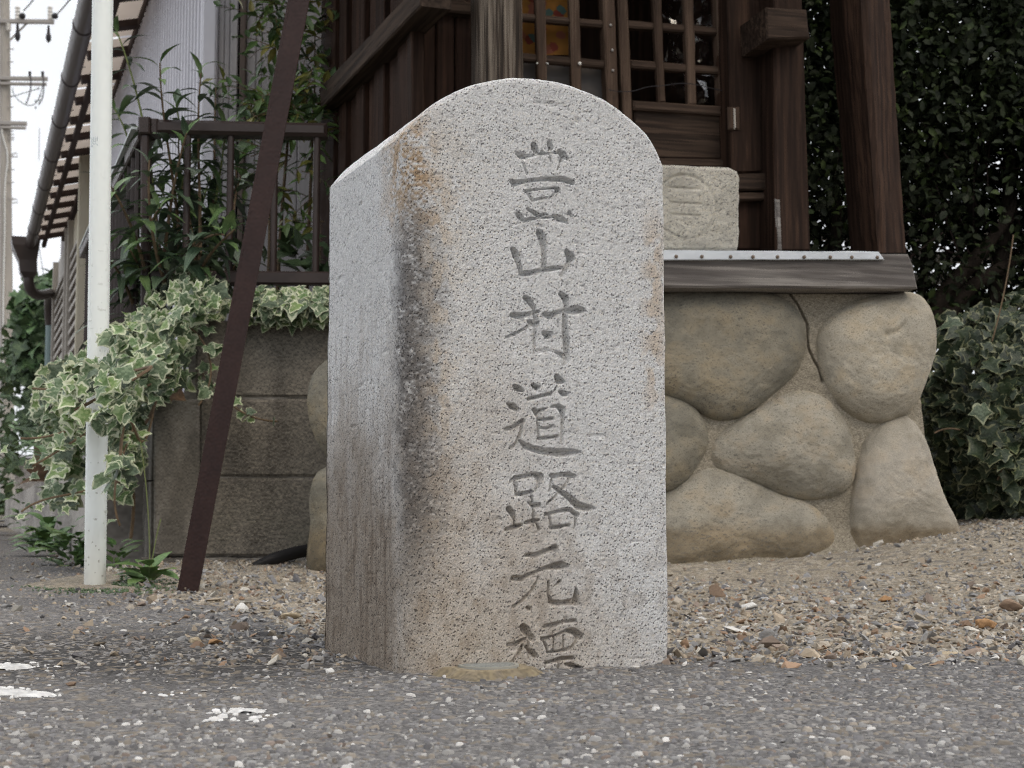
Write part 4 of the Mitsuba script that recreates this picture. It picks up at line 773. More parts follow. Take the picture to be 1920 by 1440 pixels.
# door leaves
def leaf(label, stiles, bars_v, bars_h, extra):
    k = key_of('door', sh); tag(k, label)
    for q in stiles: mem('stile', q, 0.0, 0.036, 'm_wood_lattice_v', k, rsize=0.02)
    for q in bars_h: mem('lattice_bar', q, -0.008, 0.02, 'm_wood_lattice_h', k, rsize=0.02)
    for q in bars_v: mem('lattice_bar', q, -0.001, 0.02, 'm_wood_lattice_v', k, rsize=0.02)
    for n_, q, d_, t_, mt in extra: mem(n_, q, d_, t_, mt, k, rsize=0.025)
    return k
def vb(xt0, xt1, xb0, xb1, yb): return [(xt0 - 0.025 * 60, -60), (xt1 - 0.025 * 60, -60), (xb1, yb), (xb0, yb)]
ld = leaf('left lattice door leaf with an orange cloth behind it', [vb(1130, 1153, 1143, 1164, 300), vb(940, 962, 952, 974, 300)],
     [vb(1005, 1024, 1012, 1029, 300), vb(1068, 1087, 1077, 1095, 300)],
     [[(960, 22), (1136, 38), (1136, 51), (960, 35)], [(960, 96), (1140, 113), (1140, 127), (960, 111)], [(960, 190), (1142, 200), (1142, 214), (960, 206)], [(960, -56), (1132, -48), (1132, -35), (960, -43)]],
     [('panel', [(968, 298), (1145, 300), (1143, 210), (966, 204)], -0.014, 0.012, 'm_wood_board')])
rd = leaf('right lattice door leaf with clear plastic behind it', [vb(1158, 1177, 1172, 1190, 300), vb(1343, 1366, 1357, 1379, 318)],
     [vb(1223, 1240, 1236, 1249, 192), vb(1283, 1301, 1291, 1307, 196)],
     [[(1176, 37), (1346, 50), (1346, 64), (1176, 51)], [(1182, 111), (1350, 124), (1350, 138), (1182, 126)], [(1176, -50), (1344, -38), (1344, -24), (1176, -36)]],
     [('rail', [(1188, 205), (1354, 216), (1353, 198), (1187, 188)], 0.002, 0.032, 'm_wood_lattice_h'),
      ('panel', [(1190, 297), (1362, 298), (1356, 214), (1189, 204)], -0.012, 0.012, 'm_wood_beam'),
      ('rail', [(1190, 312), (1364, 314), (1362, 298), (1190, 295)], 0.004, 0.034, 'm_wood_lattice_h')])
mem('latch_plate', [(1366, 243), (1388, 243), (1388, 200), (1365, 200)], 0.062, 0.006, 'm_wood_lattice_v', rd)
mem('latch_strip', [(1377, 242), (1380, 242), (1379, 202), (1376, 202)], 0.066, 0.004, 'm_louver', rd)
for x, y in ((1145, 47), (1148, 94), (1149, 132)):
    s_ = trimesh.creation.icosphere(subdivisions=1, radius=0.0035); s_.apply_translation(SHR.to3(SHR.px(x, y, 0.003), 0.003)); put('screw', s_, 'm_iron_grey', ld)
s_ = trimesh.creation.icosphere(subdivisions=1, radius=0.0045); s_.apply_translation(SHR.to3(SHR.px(1087, 119, 0.004), 0.004)); put('screw', s_, 'm_porcelain', ld)
ring = [SHR.to3(SHR.px(1017 + 10 * math.cos(t), 119 + 4 * math.sin(t), 0.004), 0.004 + 0.012 * math.sin(t)) for t in np.linspace(-2.9, 0.2, 12)]
put('wire_loop', tube(ring, 0.0022, 6), 'm_cable_white', ld)
wr = spline([SHR.to3(SHR.px(x, y, 0.012), 0.012) for x, y in ((1140, 168), (1170, 172), (1190, 170), (1215, 163), (1240, 161), (1268, 157), (1300, 158), (1345, 168), (1380, 172))], 40)
put('wire', tube(wr, 0.0011, 5), 'm_black', sh, label='thin dark wire strung across the door lattice')
# side wall: boards, corner posts, the projecting rail
def sidepoint(px, py):                                # plane of the left side wall
    o = SHR.to3(SHR.px(783, 300, -0.03), -0.03); nrm = np.array([-SIDE_T[1], SIDE_T[0], 0]); r = ray(px, py)
    return EYE + r * (np.dot(o - EYE, nrm) / np.dot(r, nrm))
class SideFrame(Frame):
    def __init__(s): s.o = SHR.to3(SHR.px(783, 300, -0.03), -0.03) * np.array([1, 1, 0]); s.t = -SIDE_T; s.n = np.array([-SIDE_T[1], SIDE_T[0], 0])
SD = SideFrame()
edges = [(612, 640), (641, 656), (657, 673), (674, 690), (691, 708), (709, 728), (729, 752), (753, 782)]
for k, (x0, x1) in enumerate(edges):
    q = [SD.px(x0, 300), SD.px(x1 - 1.2, 300)]
    zb, zt = SD.px(x0, 560)[1], 1.74
    m = prism(SD, [(q[0][0], zb), (q[1][0], zb), (q[1][0], zt), (q[0][0], zt)], 0.012 * (k % 2) + (0.02 if k == 0 else 0), 0.03, 0.003)
    put('board', rough(m, 0.03, 0.001, 20, k), 'm_wood_board', sh, smooth=25)
bt = [SD.px(x, y, 0.055) for x, y in ((597, 166), (602, 204), (788, 11), (788, -36))]
put('rail', rough(prism(SD, bt, 0.055, 0.07, 0.004), 0.03, 0.0015, 24, 5), 'm_wood_side_beam', sh, smooth=25, label='projecting rail running back along the left shrine wall')
for k, (x0, x1) in enumerate(((783, 818), (819, 853), (854, 892))):
    mem('board', [(x0, 490), (x1 - 1, 490), (x1 - 1, -60), (x0, -60)], -0.03 + 0.004 * (k % 2), 0.03, 'm_wood_board', rsize=0.03)
mem('rail', [(778, 16), (888, 26), (888, 6), (778, -30)], 0.0, 0.05, 'm_wood_beam', rsize=0.03)
mem('post', [(774, 520), (800, 520), (796, -60), (770, -60)], -0.012, 0.05, 'm_wood_post', rsize=0.03)
# behind the lattice: cloth, grey board, plastic bag
def hang(pts, d, amp, seed, n=26):
    q = np.array([SHR.px(x, y, d) for x, y in pts]); s, r = np.meshgrid(np.linspace(0, 1, n), np.linspace(0, 1, n), indexing='ij')
    P = (1-s)[..., None]*((1-r)[..., None]*q[0] + r[..., None]*q[3]) + s[..., None]*((1-r)[..., None]*q[1] + r[..., None]*q[2])
    P = P.reshape(-1, 2); dd = d + amp * (meshkit.fbm(np.c_[P[:, 0] * 22, P[:, 1] * 6, P[:, 0] * 0], 3, seed) - 0.5) * 2
    i, j = np.meshgrid(np.arange(n-1), np.arange(n-1), indexing='ij'); a = (i*n+j).ravel()
    f = np.vstack([np.stack([a, a+1, a+n+1], 1), np.stack([a, a+n+1, a+n], 1)])
    v = SHR.to3(P, dd); v2 = v - SHR.n * 0.0015
    return np.vstack([v, v2]), np.vstack([f, f[:, ::-1] + len(v)])
put('hanging_cloth', hang([(955, -60), (1066, -60), (1070, 104), (955, 104)], -0.06, 0.01, 2), 'm_cloth', smooth=True, label='orange patterned cloth hanging behind the left lattice door', category='cloth')
put('grey_sheet', hang([(955, 114), (1135, 120), (1135, 215), (955, 215)], -0.05, 0.006, 4), 'm_paper_grey', smooth=True, label='dull grey sheet behind the bottom of the left lattice door', category='sheet')
def crumple(pts, d, seed):
    q = np.array([SHR.px(x, y, d) for x, y in pts]); n = 17; r = np.random.default_rng(seed)
    s, t_ = np.meshgrid(np.linspace(0, 1, n), np.linspace(0, 1, n), indexing='ij')
    P = ((1-s)[..., None]*((1-t_)[..., None]*q[0] + t_[..., None]*q[3]) + s[..., None]*((1-t_)[..., None]*q[1] + t_[..., None]*q[2])).reshape(-1, 2)
    dd = d + 0.022 * r.normal(size=n*n).clip(-1.6, 1.6); P = P + 0.008 * r.normal(size=P.shape)
    i, j = np.meshgrid(np.arange(n-1), np.arange(n-1), indexing='ij'); a = (i*n+j).ravel()
    return SHR.to3(P, dd), np.vstack([np.stack([a, a+1, a+n+1], 1), np.stack([a, a+n+1, a+n], 1)])
scene['m_clear_film'] = {'type': 'thindielectric', 'int_ior': 1.5}
put('plastic_bag', crumple([(1246, -50), (1350, -50), (1350, 188), (1246, 188)], -0.07, 3), 'm_clear_film', label='crumpled clear plastic hanging behind the right lattice door', category='plastic sheet')

# ------------------------------------------------------------------ concrete block planter at left
WL = Frame([0, 3.5, 0], 0.0)
bw = thing('planter_wall', 'stained concrete block planter wall left of the marker', 'block wall')
def blk(x0, x1, y0, y1, d=0.0, mat='m_block', thick=0.15, rs=0.014, amp=0.0008):
    m = rough(pxprism(WL, [(x0, y1), (x1, y1), (x1, y0), (x0, y0)], d, thick, 0.006), rs, amp, 60, len(scene))
    return put('block', m, mat, bw, smooth=35)
blk(374, 690, 748, 893.5); blk(374, 690, 896, 1043); blk(366, 678, 601, 744.5)
blk(691, 1000, 748, 893.5, rs=0.03); blk(691, 1000, 896, 1043, rs=0.03); blk(680, 990, 601, 744.5, rs=0.03)
k = blk(287, 372.5, 748, 1043, 0.006, 'm_end_block', 0.2); tag(k, 'short end block standing proud at the left end of the planter')
put('footing', rough(pxprism(WL, [(262, 1095), (1000, 1095), (1000, 1046), (262, 1046)], 0.012, 0.2, 0.008), 0.02, 0.003, 40, 2), 'm_block_smooth', bw, smooth=35)
put('mortar', pxprism(WL, [(290, 1044), (990, 1044), (990, 604), (368, 604), (368, 750), (290, 750)][0:3] + [(368, 604)], -0.006, 0.12, 0.001), 'm_block_smooth', bw)
# side wall of the planter running back to the left
def along(p, dist): return np.array([p[0] + VP_DIR[0] * dist, p[1] + VP_DIR[1] * dist])
def wallbox(p2, q2, z0, z1, th, mat, name, parent, rs=None, z1b=None):
    p2, q2 = np.array(p2), np.array(q2); d = (q2 - p2) / np.linalg.norm(q2 - p2); nn = np.array([-d[1], d[0]])
    z1b = z1 if z1b is None else z1b
    v = np.array([[*(p2), z0], [*(q2), z0], [*q2, z1b], [*p2, z1], [*(p2 - nn*th), z0], [*(q2 - nn*th), z0], [*(q2 - nn*th), z1b], [*(p2 - nn*th), z1]])
    f = np.array([[0,1,2],[0,2,3],[5,4,7],[5,7,6],[3,2,6],[3,6,7],[1,5,6],[1,6,2],[4,0,3],[4,3,7],[4,5,1],[4,1,0]])
    m = trimesh.Trimesh(v, f, process=False)
    if m.volume < 0: m = trimesh.Trimesh(v, f[:, ::-1], process=False)
    return put(name, rough(m, rs, 0.003, 20, 3) if rs else m, mat, parent, smooth=35 if rs else False)
pc = WL.to3(WL.px(286, 900), 0.0)[:2]
for z0, z1 in ((0.0, 0.02), (0.022, 0.208), (0.212, 0.396)):
    wallbox(pc + VP_DIR * 0.02, along(pc, 0.42), z0, z1, 0.15, 'm_block_smooth', 'block', bw, 0.02)
    wallbox(along(pc, 0.425), along(pc, 0.85), z0, z1, 0.15, 'm_block_smooth', 'block', bw, 0.03)
put('soil', prism(Frame([0, 3.52, 0], 0), [(-0.80, 0.05), (0.2, 0.05), (0.2, 0.50), (-0.70, 0.50), (-0.72, 0.36), (-0.80, 0.36)][0:2] + [(0.2, 0.53), (-0.69, 0.53)], -0.06, 0.8, 0.01), 'm_soil', bw)
rw = thing('retaining_wall', 'low concrete retaining wall running back along the street at left', 'retaining wall')
e0 = WALL0; L = 0
for k in range(6):
    a0, a1 = along(e0, L), along(e0, L + 1.5 - 0.012); z0 = 0.275 - 0.012 * k
    wallbox(a0, a1, -0.02, z0, 0.14, 'm_concrete', 'wall_panel', rw, 0.12 if k < 2 else None, z0 - 0.012); L += 1.5
# earth bank behind the retaining wall
bk = [along(e0, 0.9), along(e0, 9.2)]; nn = np.array([VP_DIR[1], -VP_DIR[0]])
v = np.array([[*(bk[0] + nn*0.1), 0.24], [*(bk[1] + nn*0.1), 0.16], [*(bk[1] + nn*1.2), 0.30], [*(bk[0] + nn*0.8), 0.36]])
put('bank', (np.vstack([v, v - [0, 0, 0.3]]), np.array([[0,2,1],[0,3,2],[4,5,6],[4,6,7],[0,1,5],[0,5,4],[2,3,7],[2,7,6]])), 'm_soil', label='earth bank behind the low retaining wall', kind='structure')

# ------------------------------------------------------------------ metal railing on the planter
FN = Frame([0, 3.66, 0], 5.0)
fe = thing('railing', 'dark brown metal railing standing on the block planter', 'railing')
def rail(name, x0, y0, x1, y1, x2, y2, x3, y3, d, th, mat='m_alu_brown', bev=0.004):
    return put(name, pxprism(FN, [(x0, y0), (x1, y1), (x2, y2), (x3, y3)], d, th, bev), mat, fe)
rail('handrail', 281, 249, 613, 255, 613, 229.4, 281, 222, 0.02, 0.05, bev=0.008)
rail('rail_socket', 281, 250.5, 296, 250.8, 296, 221.5, 281, 221, 0.023, 0.055)
rail('post_cap', 259, 250, 281, 250.5, 281, 218, 259, 218, 0.028, 0.06)
rail('post', 263, 600, 279, 600, 279, 250, 263, 250, 0.018, 0.05)
rail('rail', 279, 531, 640, 533, 640, 509, 279, 506, 0.012, 0.03)
for x in (350, 431, 514, 593):
    cx = FN.px(x, 380); z0, z1 = FN.px(x, 520)[1], FN.px(x, 248)[1]
    p0, p1 = FN.to3(np.array([cx[0], z0]), 0.0), FN.to3(np.array([cx[0], z1]), 0.0)
    put('baluster', tube([p0, p1], 0.0085, 12), 'm_alu_brown', fe, smooth=50)
pb = FN.to3(FN.px(270, 240), 0.0)
dirb = np.array([VP_DIR[0], VP_DIR[1], 0])
ztop = pb[2] - 0.006
put('handrail', obox([pb[0], pb[1] + 0.03, ztop], pb * [1, 1, 0] + [0, 0, ztop] + dirb * 1.9, 0.045, 0.034), 'm_alu_brown', fe)
sr = [pb * [1, 1, 0] + [0, 0, ztop + 0.019] + dirb * q for q in (0.06, 1.9)]
put('rail_cap', obox(sr[0], sr[1], 0.05, 0.006), 'm_alu_edge', fe, label='pale worn top of the side rail')
for q in np.arange(0.12, 1.85, 0.105):
    b0 = pb * [1, 1, 0] + dirb * q
    put('baluster', obox(b0 + [0, 0, 0.58], b0 + [0, 0, ztop - 0.02], 0.011, 0.02, up=(0, 1, 0.01)), 'm_alu_brown', fe)
b0 = pb * [1, 1, 0]
put('rail', obox(b0 + dirb * 0.05 + [0, 0, 0.70 - 0.10], b0 + dirb * 1.9 + [0, 0, 0.60], 0.02, 0.03), 'm_alu_brown', fe)

# ------------------------------------------------------------------ white pipe, leaning steel angle, hose
wp = thing('white_pipe', 'upright white plastic pipe standing at the left road edge', 'pipe')
b0, t0 = at(178, 1106, 2.67), at(193.5, -60, 2.67); b0[2] = -0.01
put('pipe', tube([b0 + (t0 - b0) * k for k in np.linspace(0, 1, 24)], 0.0189, 40), 'm_pvc', wp, smooth=50)
sc_ = at(184, 268, 2.67)                             # moulded mark on the pipe: three strokes and a ring
for a_, c_, e_, g_ in ((177, 262, 177, 279), (180.5, 262, 180.5, 276), (184, 262, 184, 275), (188, 261, 188, 270), (175, 278, 179, 279), (186, 275, 189, 277)):
    def onp(x, y):
        ax = b0 + (t0 - b0) * ((y - 1106) / (-60 - 1106)); p = at(x, y, ax[1]); o = p - ax; dx = np.clip(o[0] / 0.0189, -0.97, 0.97)
        return np.array([ax[0] + dx * 0.0189, ax[1] - math.sqrt(1 - dx * dx) * 0.0189, p[2]])
    put('pipe_mark', tube([onp(a_, c_), onp((a_ + e_) / 2, (c_ + g_) / 2), onp(e_, g_)], 0.0009, 5), 'm_sticker', wp)
put('collar', tube([b0 + [0, 0, -0.02], b0 + [0, 0, 0.013]], [0.045, 0.028], 20), 'm_block_smooth', wp, smooth=40)
sb = thing('steel_angle_bar', 'rusty brown steel angle bar leaning up across the planter wall', 'steel bar')
def leg_plate(offx, wpx, d0, th, name):
    q0, q1 = [], []
    A = [at(322 + offx, 1122, 2.52 + d0), at(322 + offx + wpx, 1122, 2.52 + d0), at(544 + offx + wpx, -60 + 0, 2.44 + d0), at(544 + offx, -60, 2.44 + d0)]
    v = np.array(A + [p + np.array([0, th, 0]) for p in A])
    f = np.array([[0,1,2],[0,2,3],[5,4,7],[5,7,6],[3,2,6],[3,6,7],[1,5,6],[1,6,2],[4,0,3],[4,3,7],[4,5,1],[4,1,0]])
    return put(name, rough(trimesh.Trimesh(v, f, process=False), 0.025, 0.0006, 40, 3), 'm_steel_brown', sb, smooth=30)
leg_plate(12, 35, 0.0, 0.005, 'flange')
leg_plate(7, 5, 0.0, 0.036, 'flange')
hs = spline([at(455, 1072, 3.2), at(480, 1060, 3.24), at(520, 1046, 3.28), at(575, 1032, 3.34), at(640, 1024, 3.4)], 30)
put('hose', tube(hs, [0.004 + 0.010 * min(1, k / 10) for k in range(30)], 14), 'm_hose', smooth=50, label='black rubber hose lying at the foot of the block planter', category='hose')
# ------------------------------------------------------------------ house behind
HD = 5.0
corner = at(386, 600, HD)[:2]
ho = thing('house', 'low house with pale ribbed metal siding and brown eaves running back at left', 'house')
hn = np.array([-VP_DIR[1], VP_DIR[0]])                # outward, towards the street
def hp(s, o, z): return np.array([corner[0] + VP_DIR[0] * s + hn[0] * o, corner[1] + VP_DIR[1] * s + hn[1] * o, z])
class HFrame(Frame):                                 # street wall seen from the street: t runs towards the viewer
    def __init__(s): s.o = np.array([*corner, 0.0]); s.t = np.array([-VP_DIR[0], -VP_DIR[1], 0]); s.n = np.array([hn[0], hn[1], 0])
HF = HFrame()
def s_of(px, z=1.0):                                 # distance along the wall at which it shows at px
    return -HF.px(px, 500)[0]
S_END = s_of(108); E_END = s_of(123); EAVE = 2.47
# ribbed siding as one bent sheet per bay
def ribbed(s0, s1, z0, z1):
    pitch = 0.085; prof = []
    s = s0
    while s < s1:
        for ds, o in ((0, 0), (0.028, 0), (0.036, 0.025), (0.066, 0.025), (0.075, 0)):
            if s + ds <= s1: prof.append((s + ds, o))
        s += pitch
    n = len(prof)
    v = np.array([hp(a, o, z0) for a, o in prof] + [hp(a, o, z1) for a, o in prof]); f = []
    for i in range(n - 1): f += [[i, n+i, n+i+1], [i, n+i+1, i+1]]
    return trimesh.Trimesh(v, f, process=False)
SA = s_of(178)
b = 0.0
while b < SA:
    e = min(b + 1.02, SA); put('siding_bay', ribbed(b + 0.004, e - 0.004, 0.35, 2.75), 'm_siding', ho); b = e
put('trim', obox(hp(0.0, 0.0, 0.3), hp(0.0, 0.0, 2.8), 0.05, 0.05, up=(0, 1, 0.01)), 'm_siding', ho)
put('wall', prism(HF, [(-S_END, 0.0), (-0.03, 0.0), (-0.03, 2.75), (-S_END, 2.75)], -0.025, 0.12, 0.005), 'm_foundation', ho)
# louvered windows on the far bay
for x0, x1 in ((113, 136), (141, 165)):
    sa, sb_ = s_of(x0), s_of(x1); zb, zt = 1.02, 2.12
    wk = key_of('louver_window', ho); tag(wk, 'louvered window' + (' at the far corner of the house' if x0 < 120 else ' nearer along the street wall'))
    put('board', prism(HF, [(-sa, zb - 0.05), (-sb_, zb - 0.05), (-sb_, EAVE - 0.1), (-sa, EAVE - 0.1)], 0.02, 0.04, 0.004), 'm_frame_cream' if x0 > 120 else 'm_louver', wk)
    put('recess', prism(HF, [(-sa + 0.05, zb + 0.1), (-sb_ - 0.05, zb + 0.1), (-sb_ - 0.05, zt), (-sa + 0.05, zt)], 0.024, 0.003, 0.001), 'm_louver_dark', wk)
    for z in np.arange(zb + 0.12, zt, 0.085):
        put('slat', obox(hp(sa - 0.06, 0.036, z), hp(sb_ + 0.06, 0.036, z), 0.018, 0.03), 'm_louver', wk)
    for sx in (sa - 0.02, sb_ + 0.02): put('frame', obox(hp(sx, 0.04, zb - 0.05), hp(sx, 0.04, EAVE - 0.1), 0.05, 0.05, up=(VP_DIR[0], VP_DIR[1], 0)), 'm_louver', wk)
put('sill_band', obox(hp(S_END, 0.05, 0.96), hp(SA, 0.05, 0.96), 0.09, 0.06), 'm_louver_dark', ho)
put('trim', obox(hp(SA + 0.08, 0.03, 0.95), hp(SA + 0.08, 0.03, EAVE), 0.16, 0.06, up=(VP_DIR[0], VP_DIR[1], 0)), 'm_frame_cream', ho)
# eave: rafters, battens, ribbed roof sheets, fascia
OV = 0.24
for k, s in enumerate(np.arange(-1.0, E_END + 0.3, 0.455)):
    put('rafter', obox(hp(s, -0.1, EAVE + 0.035), hp(s, OV - 0.01, EAVE - 0.045), 0.07, 0.035), 'm_dark_timber', ho)
put('batten', obox(hp(-1.1, OV * 0.72, EAVE - 0.045), hp(E_END + 0.28, OV * 0.72, EAVE - 0.045), 0.035, 0.03), 'm_dark_timber', ho)
put('wall_plate', obox(hp(-1.1, 0.01, EAVE), hp(E_END + 0.1, 0.01, EAVE), 0.05, 0.05), 'm_dark_timber', ho)
def roofsheet(s0, s1):
    prof = [(s0 + k * 0.0145, 0.006 * (k % 2)) for k in range(int((s1 - s0) / 0.0145))]
    n = len(prof); v = np.array([hp(a, -0.15, EAVE + 0.085 + h) for a, h in prof] + [hp(a, OV + 0.03, EAVE - 0.015 + h) for a, h in prof])
    return trimesh.Trimesh(v, [q for i in range(n - 1) for q in ([i, n+i, n+i+1], [i, n+i+1, i+1])], process=False)
s = -1.1
while s < E_END + 0.25:
    e = min(s + 0.91, E_END + 0.28); put('roof_sheet', roofsheet(s, e), 'm_soffit', ho); s = e
rv = np.array([hp(-1.2, -0.12, EAVE + 0.10), hp(E_END + 0.3, -0.12, EAVE + 0.10), hp(E_END + 0.3, -3.0, EAVE + 1.0), hp(-1.2, -3.0, EAVE + 1.0)])
put('roof', (np.vstack([rv, rv + [0, 0, 0.05]]), np.array([[0,1,2],[0,2,3],[4,6,5],[4,7,6],[0,4,5],[0,5,1],[2,6,7],[2,7,3],[1,5,6],[1,6,2],[0,3,7],[0,7,4]])), 'm_dark_timber', ho)
# gutter: half round with its brackets, hopper and downpipe
ga = np.linspace(math.pi, 2 * math.pi, 13)
def gut(s): return np.array([hp(s, OV + 0.052 + 0.046 * math.cos(t), EAVE - 0.075 + 0.058 * math.sin(t)) for t in ga] + [hp(s, OV + 0.052 + 0.041 * math.cos(t), EAVE - 0.075 + 0.052 * math.sin(t)) for t in ga[::-1]])
ss = np.linspace(-1.1, E_END + 0.15, 8); K = 26
v = np.vstack([gut(s) for s in ss]); f = []
for r in range(len(ss) - 1):
    for i in range(K): j = (i + 1) % K; f += [[r*K+i, r*K+j, (r+1)*K+j], [r*K+i, (r+1)*K+j, (r+1)*K+i]]
gk = put('gutter', trimesh.Trimesh(v, f, process=False), 'm_gutter', ho, smooth=50)
for s in np.arange(0.2, E_END, 0.91):
    put('bracket', tube([hp(s, OV + 0.052 + 0.049 * math.cos(t), EAVE - 0.075 + 0.061 * math.sin(t)) for t in np.linspace(math.pi * 0.95, 2.05 * math.pi, 12)] + [hp(s, OV - 0.02, EAVE - 0.02)], 0.003, 5), 'm_gutter', gk)
hz = E_END + 0.10
def boxring(s, o, hs_, ho_, z): return [hp(s - hs_, o - ho_, z), hp(s + hs_, o - ho_, z), hp(s + hs_, o + ho_, z), hp(s - hs_, o + ho_, z)]
rr = [boxring(hz, OV + 0.09, 0.16, 0.12, EAVE - 0.03), boxring(hz, OV + 0.09, 0.15, 0.11, EAVE - 0.10), boxring(hz, OV + 0.07, 0.10, 0.075, EAVE - 0.22), boxring(hz, OV + 0.06, 0.09, 0.07, EAVE - 0.32), boxring(hz, OV + 0.06, 0.05, 0.045, EAVE - 0.36)]
v = np.vstack(rr); f = []
for r in range(4):
    for i in range(4): j = (i + 1) % 4; f += [[r*4+i, r*4+j, (r+1)*4+j], [r*4+i, (r+1)*4+j, (r+1)*4+i]]
put('hopper', trimesh.Trimesh(v, f + [[0,2,1],[0,3,2]], process=False), 'm_gutter', ho)
dp = spline([hp(hz, OV + 0.06, EAVE - 0.34), hp(hz, OV + 0.05, EAVE - 0.43), hp(hz + 0.3, OV - 0.08, EAVE - 0.46), hp(S_END - 0.1, 0.07, EAVE - 0.50), hp(S_END - 0.05, 0.055, EAVE - 0.62)], 24)
put('downpipe_elbow', tube(dp, 0.045, 12), 'm_gutter', ho, smooth=50)
put('downpipe', tube([hp(S_END - 0.05, 0.055, EAVE - 0.58), hp(S_END - 0.05, 0.055, 0.3)], 0.042, 14), 'm_blue_pipe', ho, smooth=50)
# end wall facing the viewer: flat panels with grooves, dark joint pipe
EW = Frame([corner[0], corner[1], 0], 4.0)
xs_ = [387, 404, 415.5, 426, 440]
def epan(x0, x1, mat='m_siding_flat', d=0.0, nm='wall_panel', th=0.03):
    a0, a1 = EW.px(x0, 400, d)[0], EW.px(x1, 400, d)[0]
    return put(nm, prism(EW, [(a0, 0.3), (a1, 0.3), (a1, 2.9), (a0, 2.9)], d, th, 0.003), mat, ho)
for x0, x1 in zip(xs_[:-1], xs_[1:]): epan(x0 + 0.3, x1 - 0.3, 'm_siding' if x0 < 404 else 'm_siding_flat')
epan(427, 441, 'm_siding_flat', 0.012, 'joint_cover'); epan(441.3, 444.5, 'm_black', -0.01, 'joint_gap'); epan(445, 456, 'm_louver_dark', 0.02, 'brown_post', 0.06)
for x0, x1 in ((457, 476), (476, 487), (487, 556), (556, 626), (626, 760), (760, 1000)): epan(x0 + 0.4, x1 - 0.4)
epan(387, 1000, 'm_foundation', -0.04, 'backing', 0.05)

# ------------------------------------------------------------------ utility pole and wires
PD = 30.0
up_ = thing('utility_pole', 'tall concrete utility pole with crossarms and insulators at far left', 'utility pole')
pc0, pc1 = at(13, 1000, PD), at(8, -120, PD); pc0[2] = -0.1
put('pole', tube([pc0 + (pc1 - pc0) * k for k in np.linspace(0, 1, 8)], np.linspace(0.15, 0.095, 8), 20), 'm_pole_concrete', up_, smooth=50)
def arm(y, x0, x1, h, dz=0): return put('crossarm', obox(at(x0, y, PD - 0.15), at(x1, y + 2, PD - 0.15), 0.08, h), 'm_iron_grey', up_)
arm(39, -60, 101, 0.085); arm(146, -60, 89, 0.075); arm(156, -60, 87, 0.055); arm(230, -40, 50, 0.08); arm(238, -40, 48, 0.05)
put('brace', obox(at(52, 42, PD - 0.1), at(18, 76, PD - 0.1), 0.03, 0.035), 'm_iron_grey', up_)
def insul(x, y0, y1, r, mat='m_porcelain'):
    n = 9; pts = [at(x, y0 + (y1 - y0) * k, PD - 0.15) for k in np.linspace(0, 1, n)]
    return put('insulator', tube(pts, [r * (1.0 if i % 2 else 0.6) for i in range(n)], 10), mat, up_)
for x in (33, 94): insul(x, 12, 38, 0.06); put('cap', trimesh.creation.icosphere(subdivisions=2, radius=0.065).apply_translation(at(x + 9, 30, PD - 0.2)), 'm_black', up_, smooth=True)
for x, y0, y1 in ((33, 42, 78), (91, 48, 80)): put('arrester', tube([at(x, y0 + (y1 - y0) * k, PD - 0.15) for k in (0, 0.3, 0.5, 0.62, 0.85, 1)], [0.02, 0.03, 0.035, 0.055, 0.05, 0.01], 10), 'm_black', up_, smooth=True)
insul(16, 44, 58, 0.06)
for x in (56, 80):
    insul(x, 134, 146, 0.035, 'm_black')
    put('lead', tube(spline([at(x, 140, PD - 0.2), at(x + 2, 160, PD - 0.2), at(x + (-3 if x < 60 else -1), 185, PD - 0.2), at(x - 8, 196, PD - 0.1)], 16), 0.014, 5), 'm_black', up_)
for q in (((24, 165), (35, 188), (62, 197), (76, 176), (80, 160)), ((20, 182), (40, 176), (60, 170), (74, 166))):
    put('lead', tube(spline([at(x, y, PD - 0.15) for x, y in q], 20), 0.009, 5), 'm_black', up_)
for x, y in ((67, 190), (73, 188), (75, 180), (72, 166), (67, 202)): put('clamp', trimesh.creation.icosphere(subdivisions=1, radius=0.022).apply_translation(at(x, y, PD - 0.15)), 'm_black', up_)
for y in (92, 116, 180, 201, 246, 252, 258, 262, 292, 318, 342, 372): put('step', obox(at(14, y, PD - 0.1), at(24 + (y % 5), y, PD - 0.1), 0.02, 0.02), 'm_iron_grey', up_)
put('cable', tube(spline([at(x, y, PD - 0.16) for x, y in ((3, 238), (8, 265), (14, 288), (11, 330), (9, 400), (7, 520), (6, 640), (5, 800))], 40), 0.017, 6), 'm_cable_white', up_)
for y in (290, 376): put('bracket', tube([at(16, y, PD - 0.16), at(31, y - 3, PD - 0.16), at(33, y + 4, PD - 0.16), at(20, y + 5, PD - 0.16)], 0.012, 5), 'm_iron_grey', up_)
wires = [((44, 20, PD), (90, -40, PD - 6), 0.014), ((103, 30, PD), (150, -28, PD - 6), 0.014), ((52, 448, 30), (38, 600, 22), 0.006), ((52, 440, 30), (74, 560, 20), 0.006), ((70, 440, 30), (90, 560, 20), 0.006), ((74, 240, 30), (73, 300, 30), 0.006)]
WL_ = ['overhead wire rising from the inner insulator of the top crossarm', 'overhead wire rising from the outer insulator of the top crossarm', 'thin stay wire slanting left below the roof hopper', 'thin stay wire slanting right below the roof hopper, middle of three', 'thin stay wire nearest the house corner below the roof hopper', 'thin wire hanging from the end of the second crossarm']
for (a_, c_, r), lb_ in zip(wires, WL_):
    p, q = at(*a_), at(*c_); put('power_line', tube([p + (q - p) * k + [0, 0, -0.12 * 4 * k * (1 - k) * 0.3] for k in np.linspace(0, 1, 10)], r, 5), 'm_black', label=lb_, category='wire')
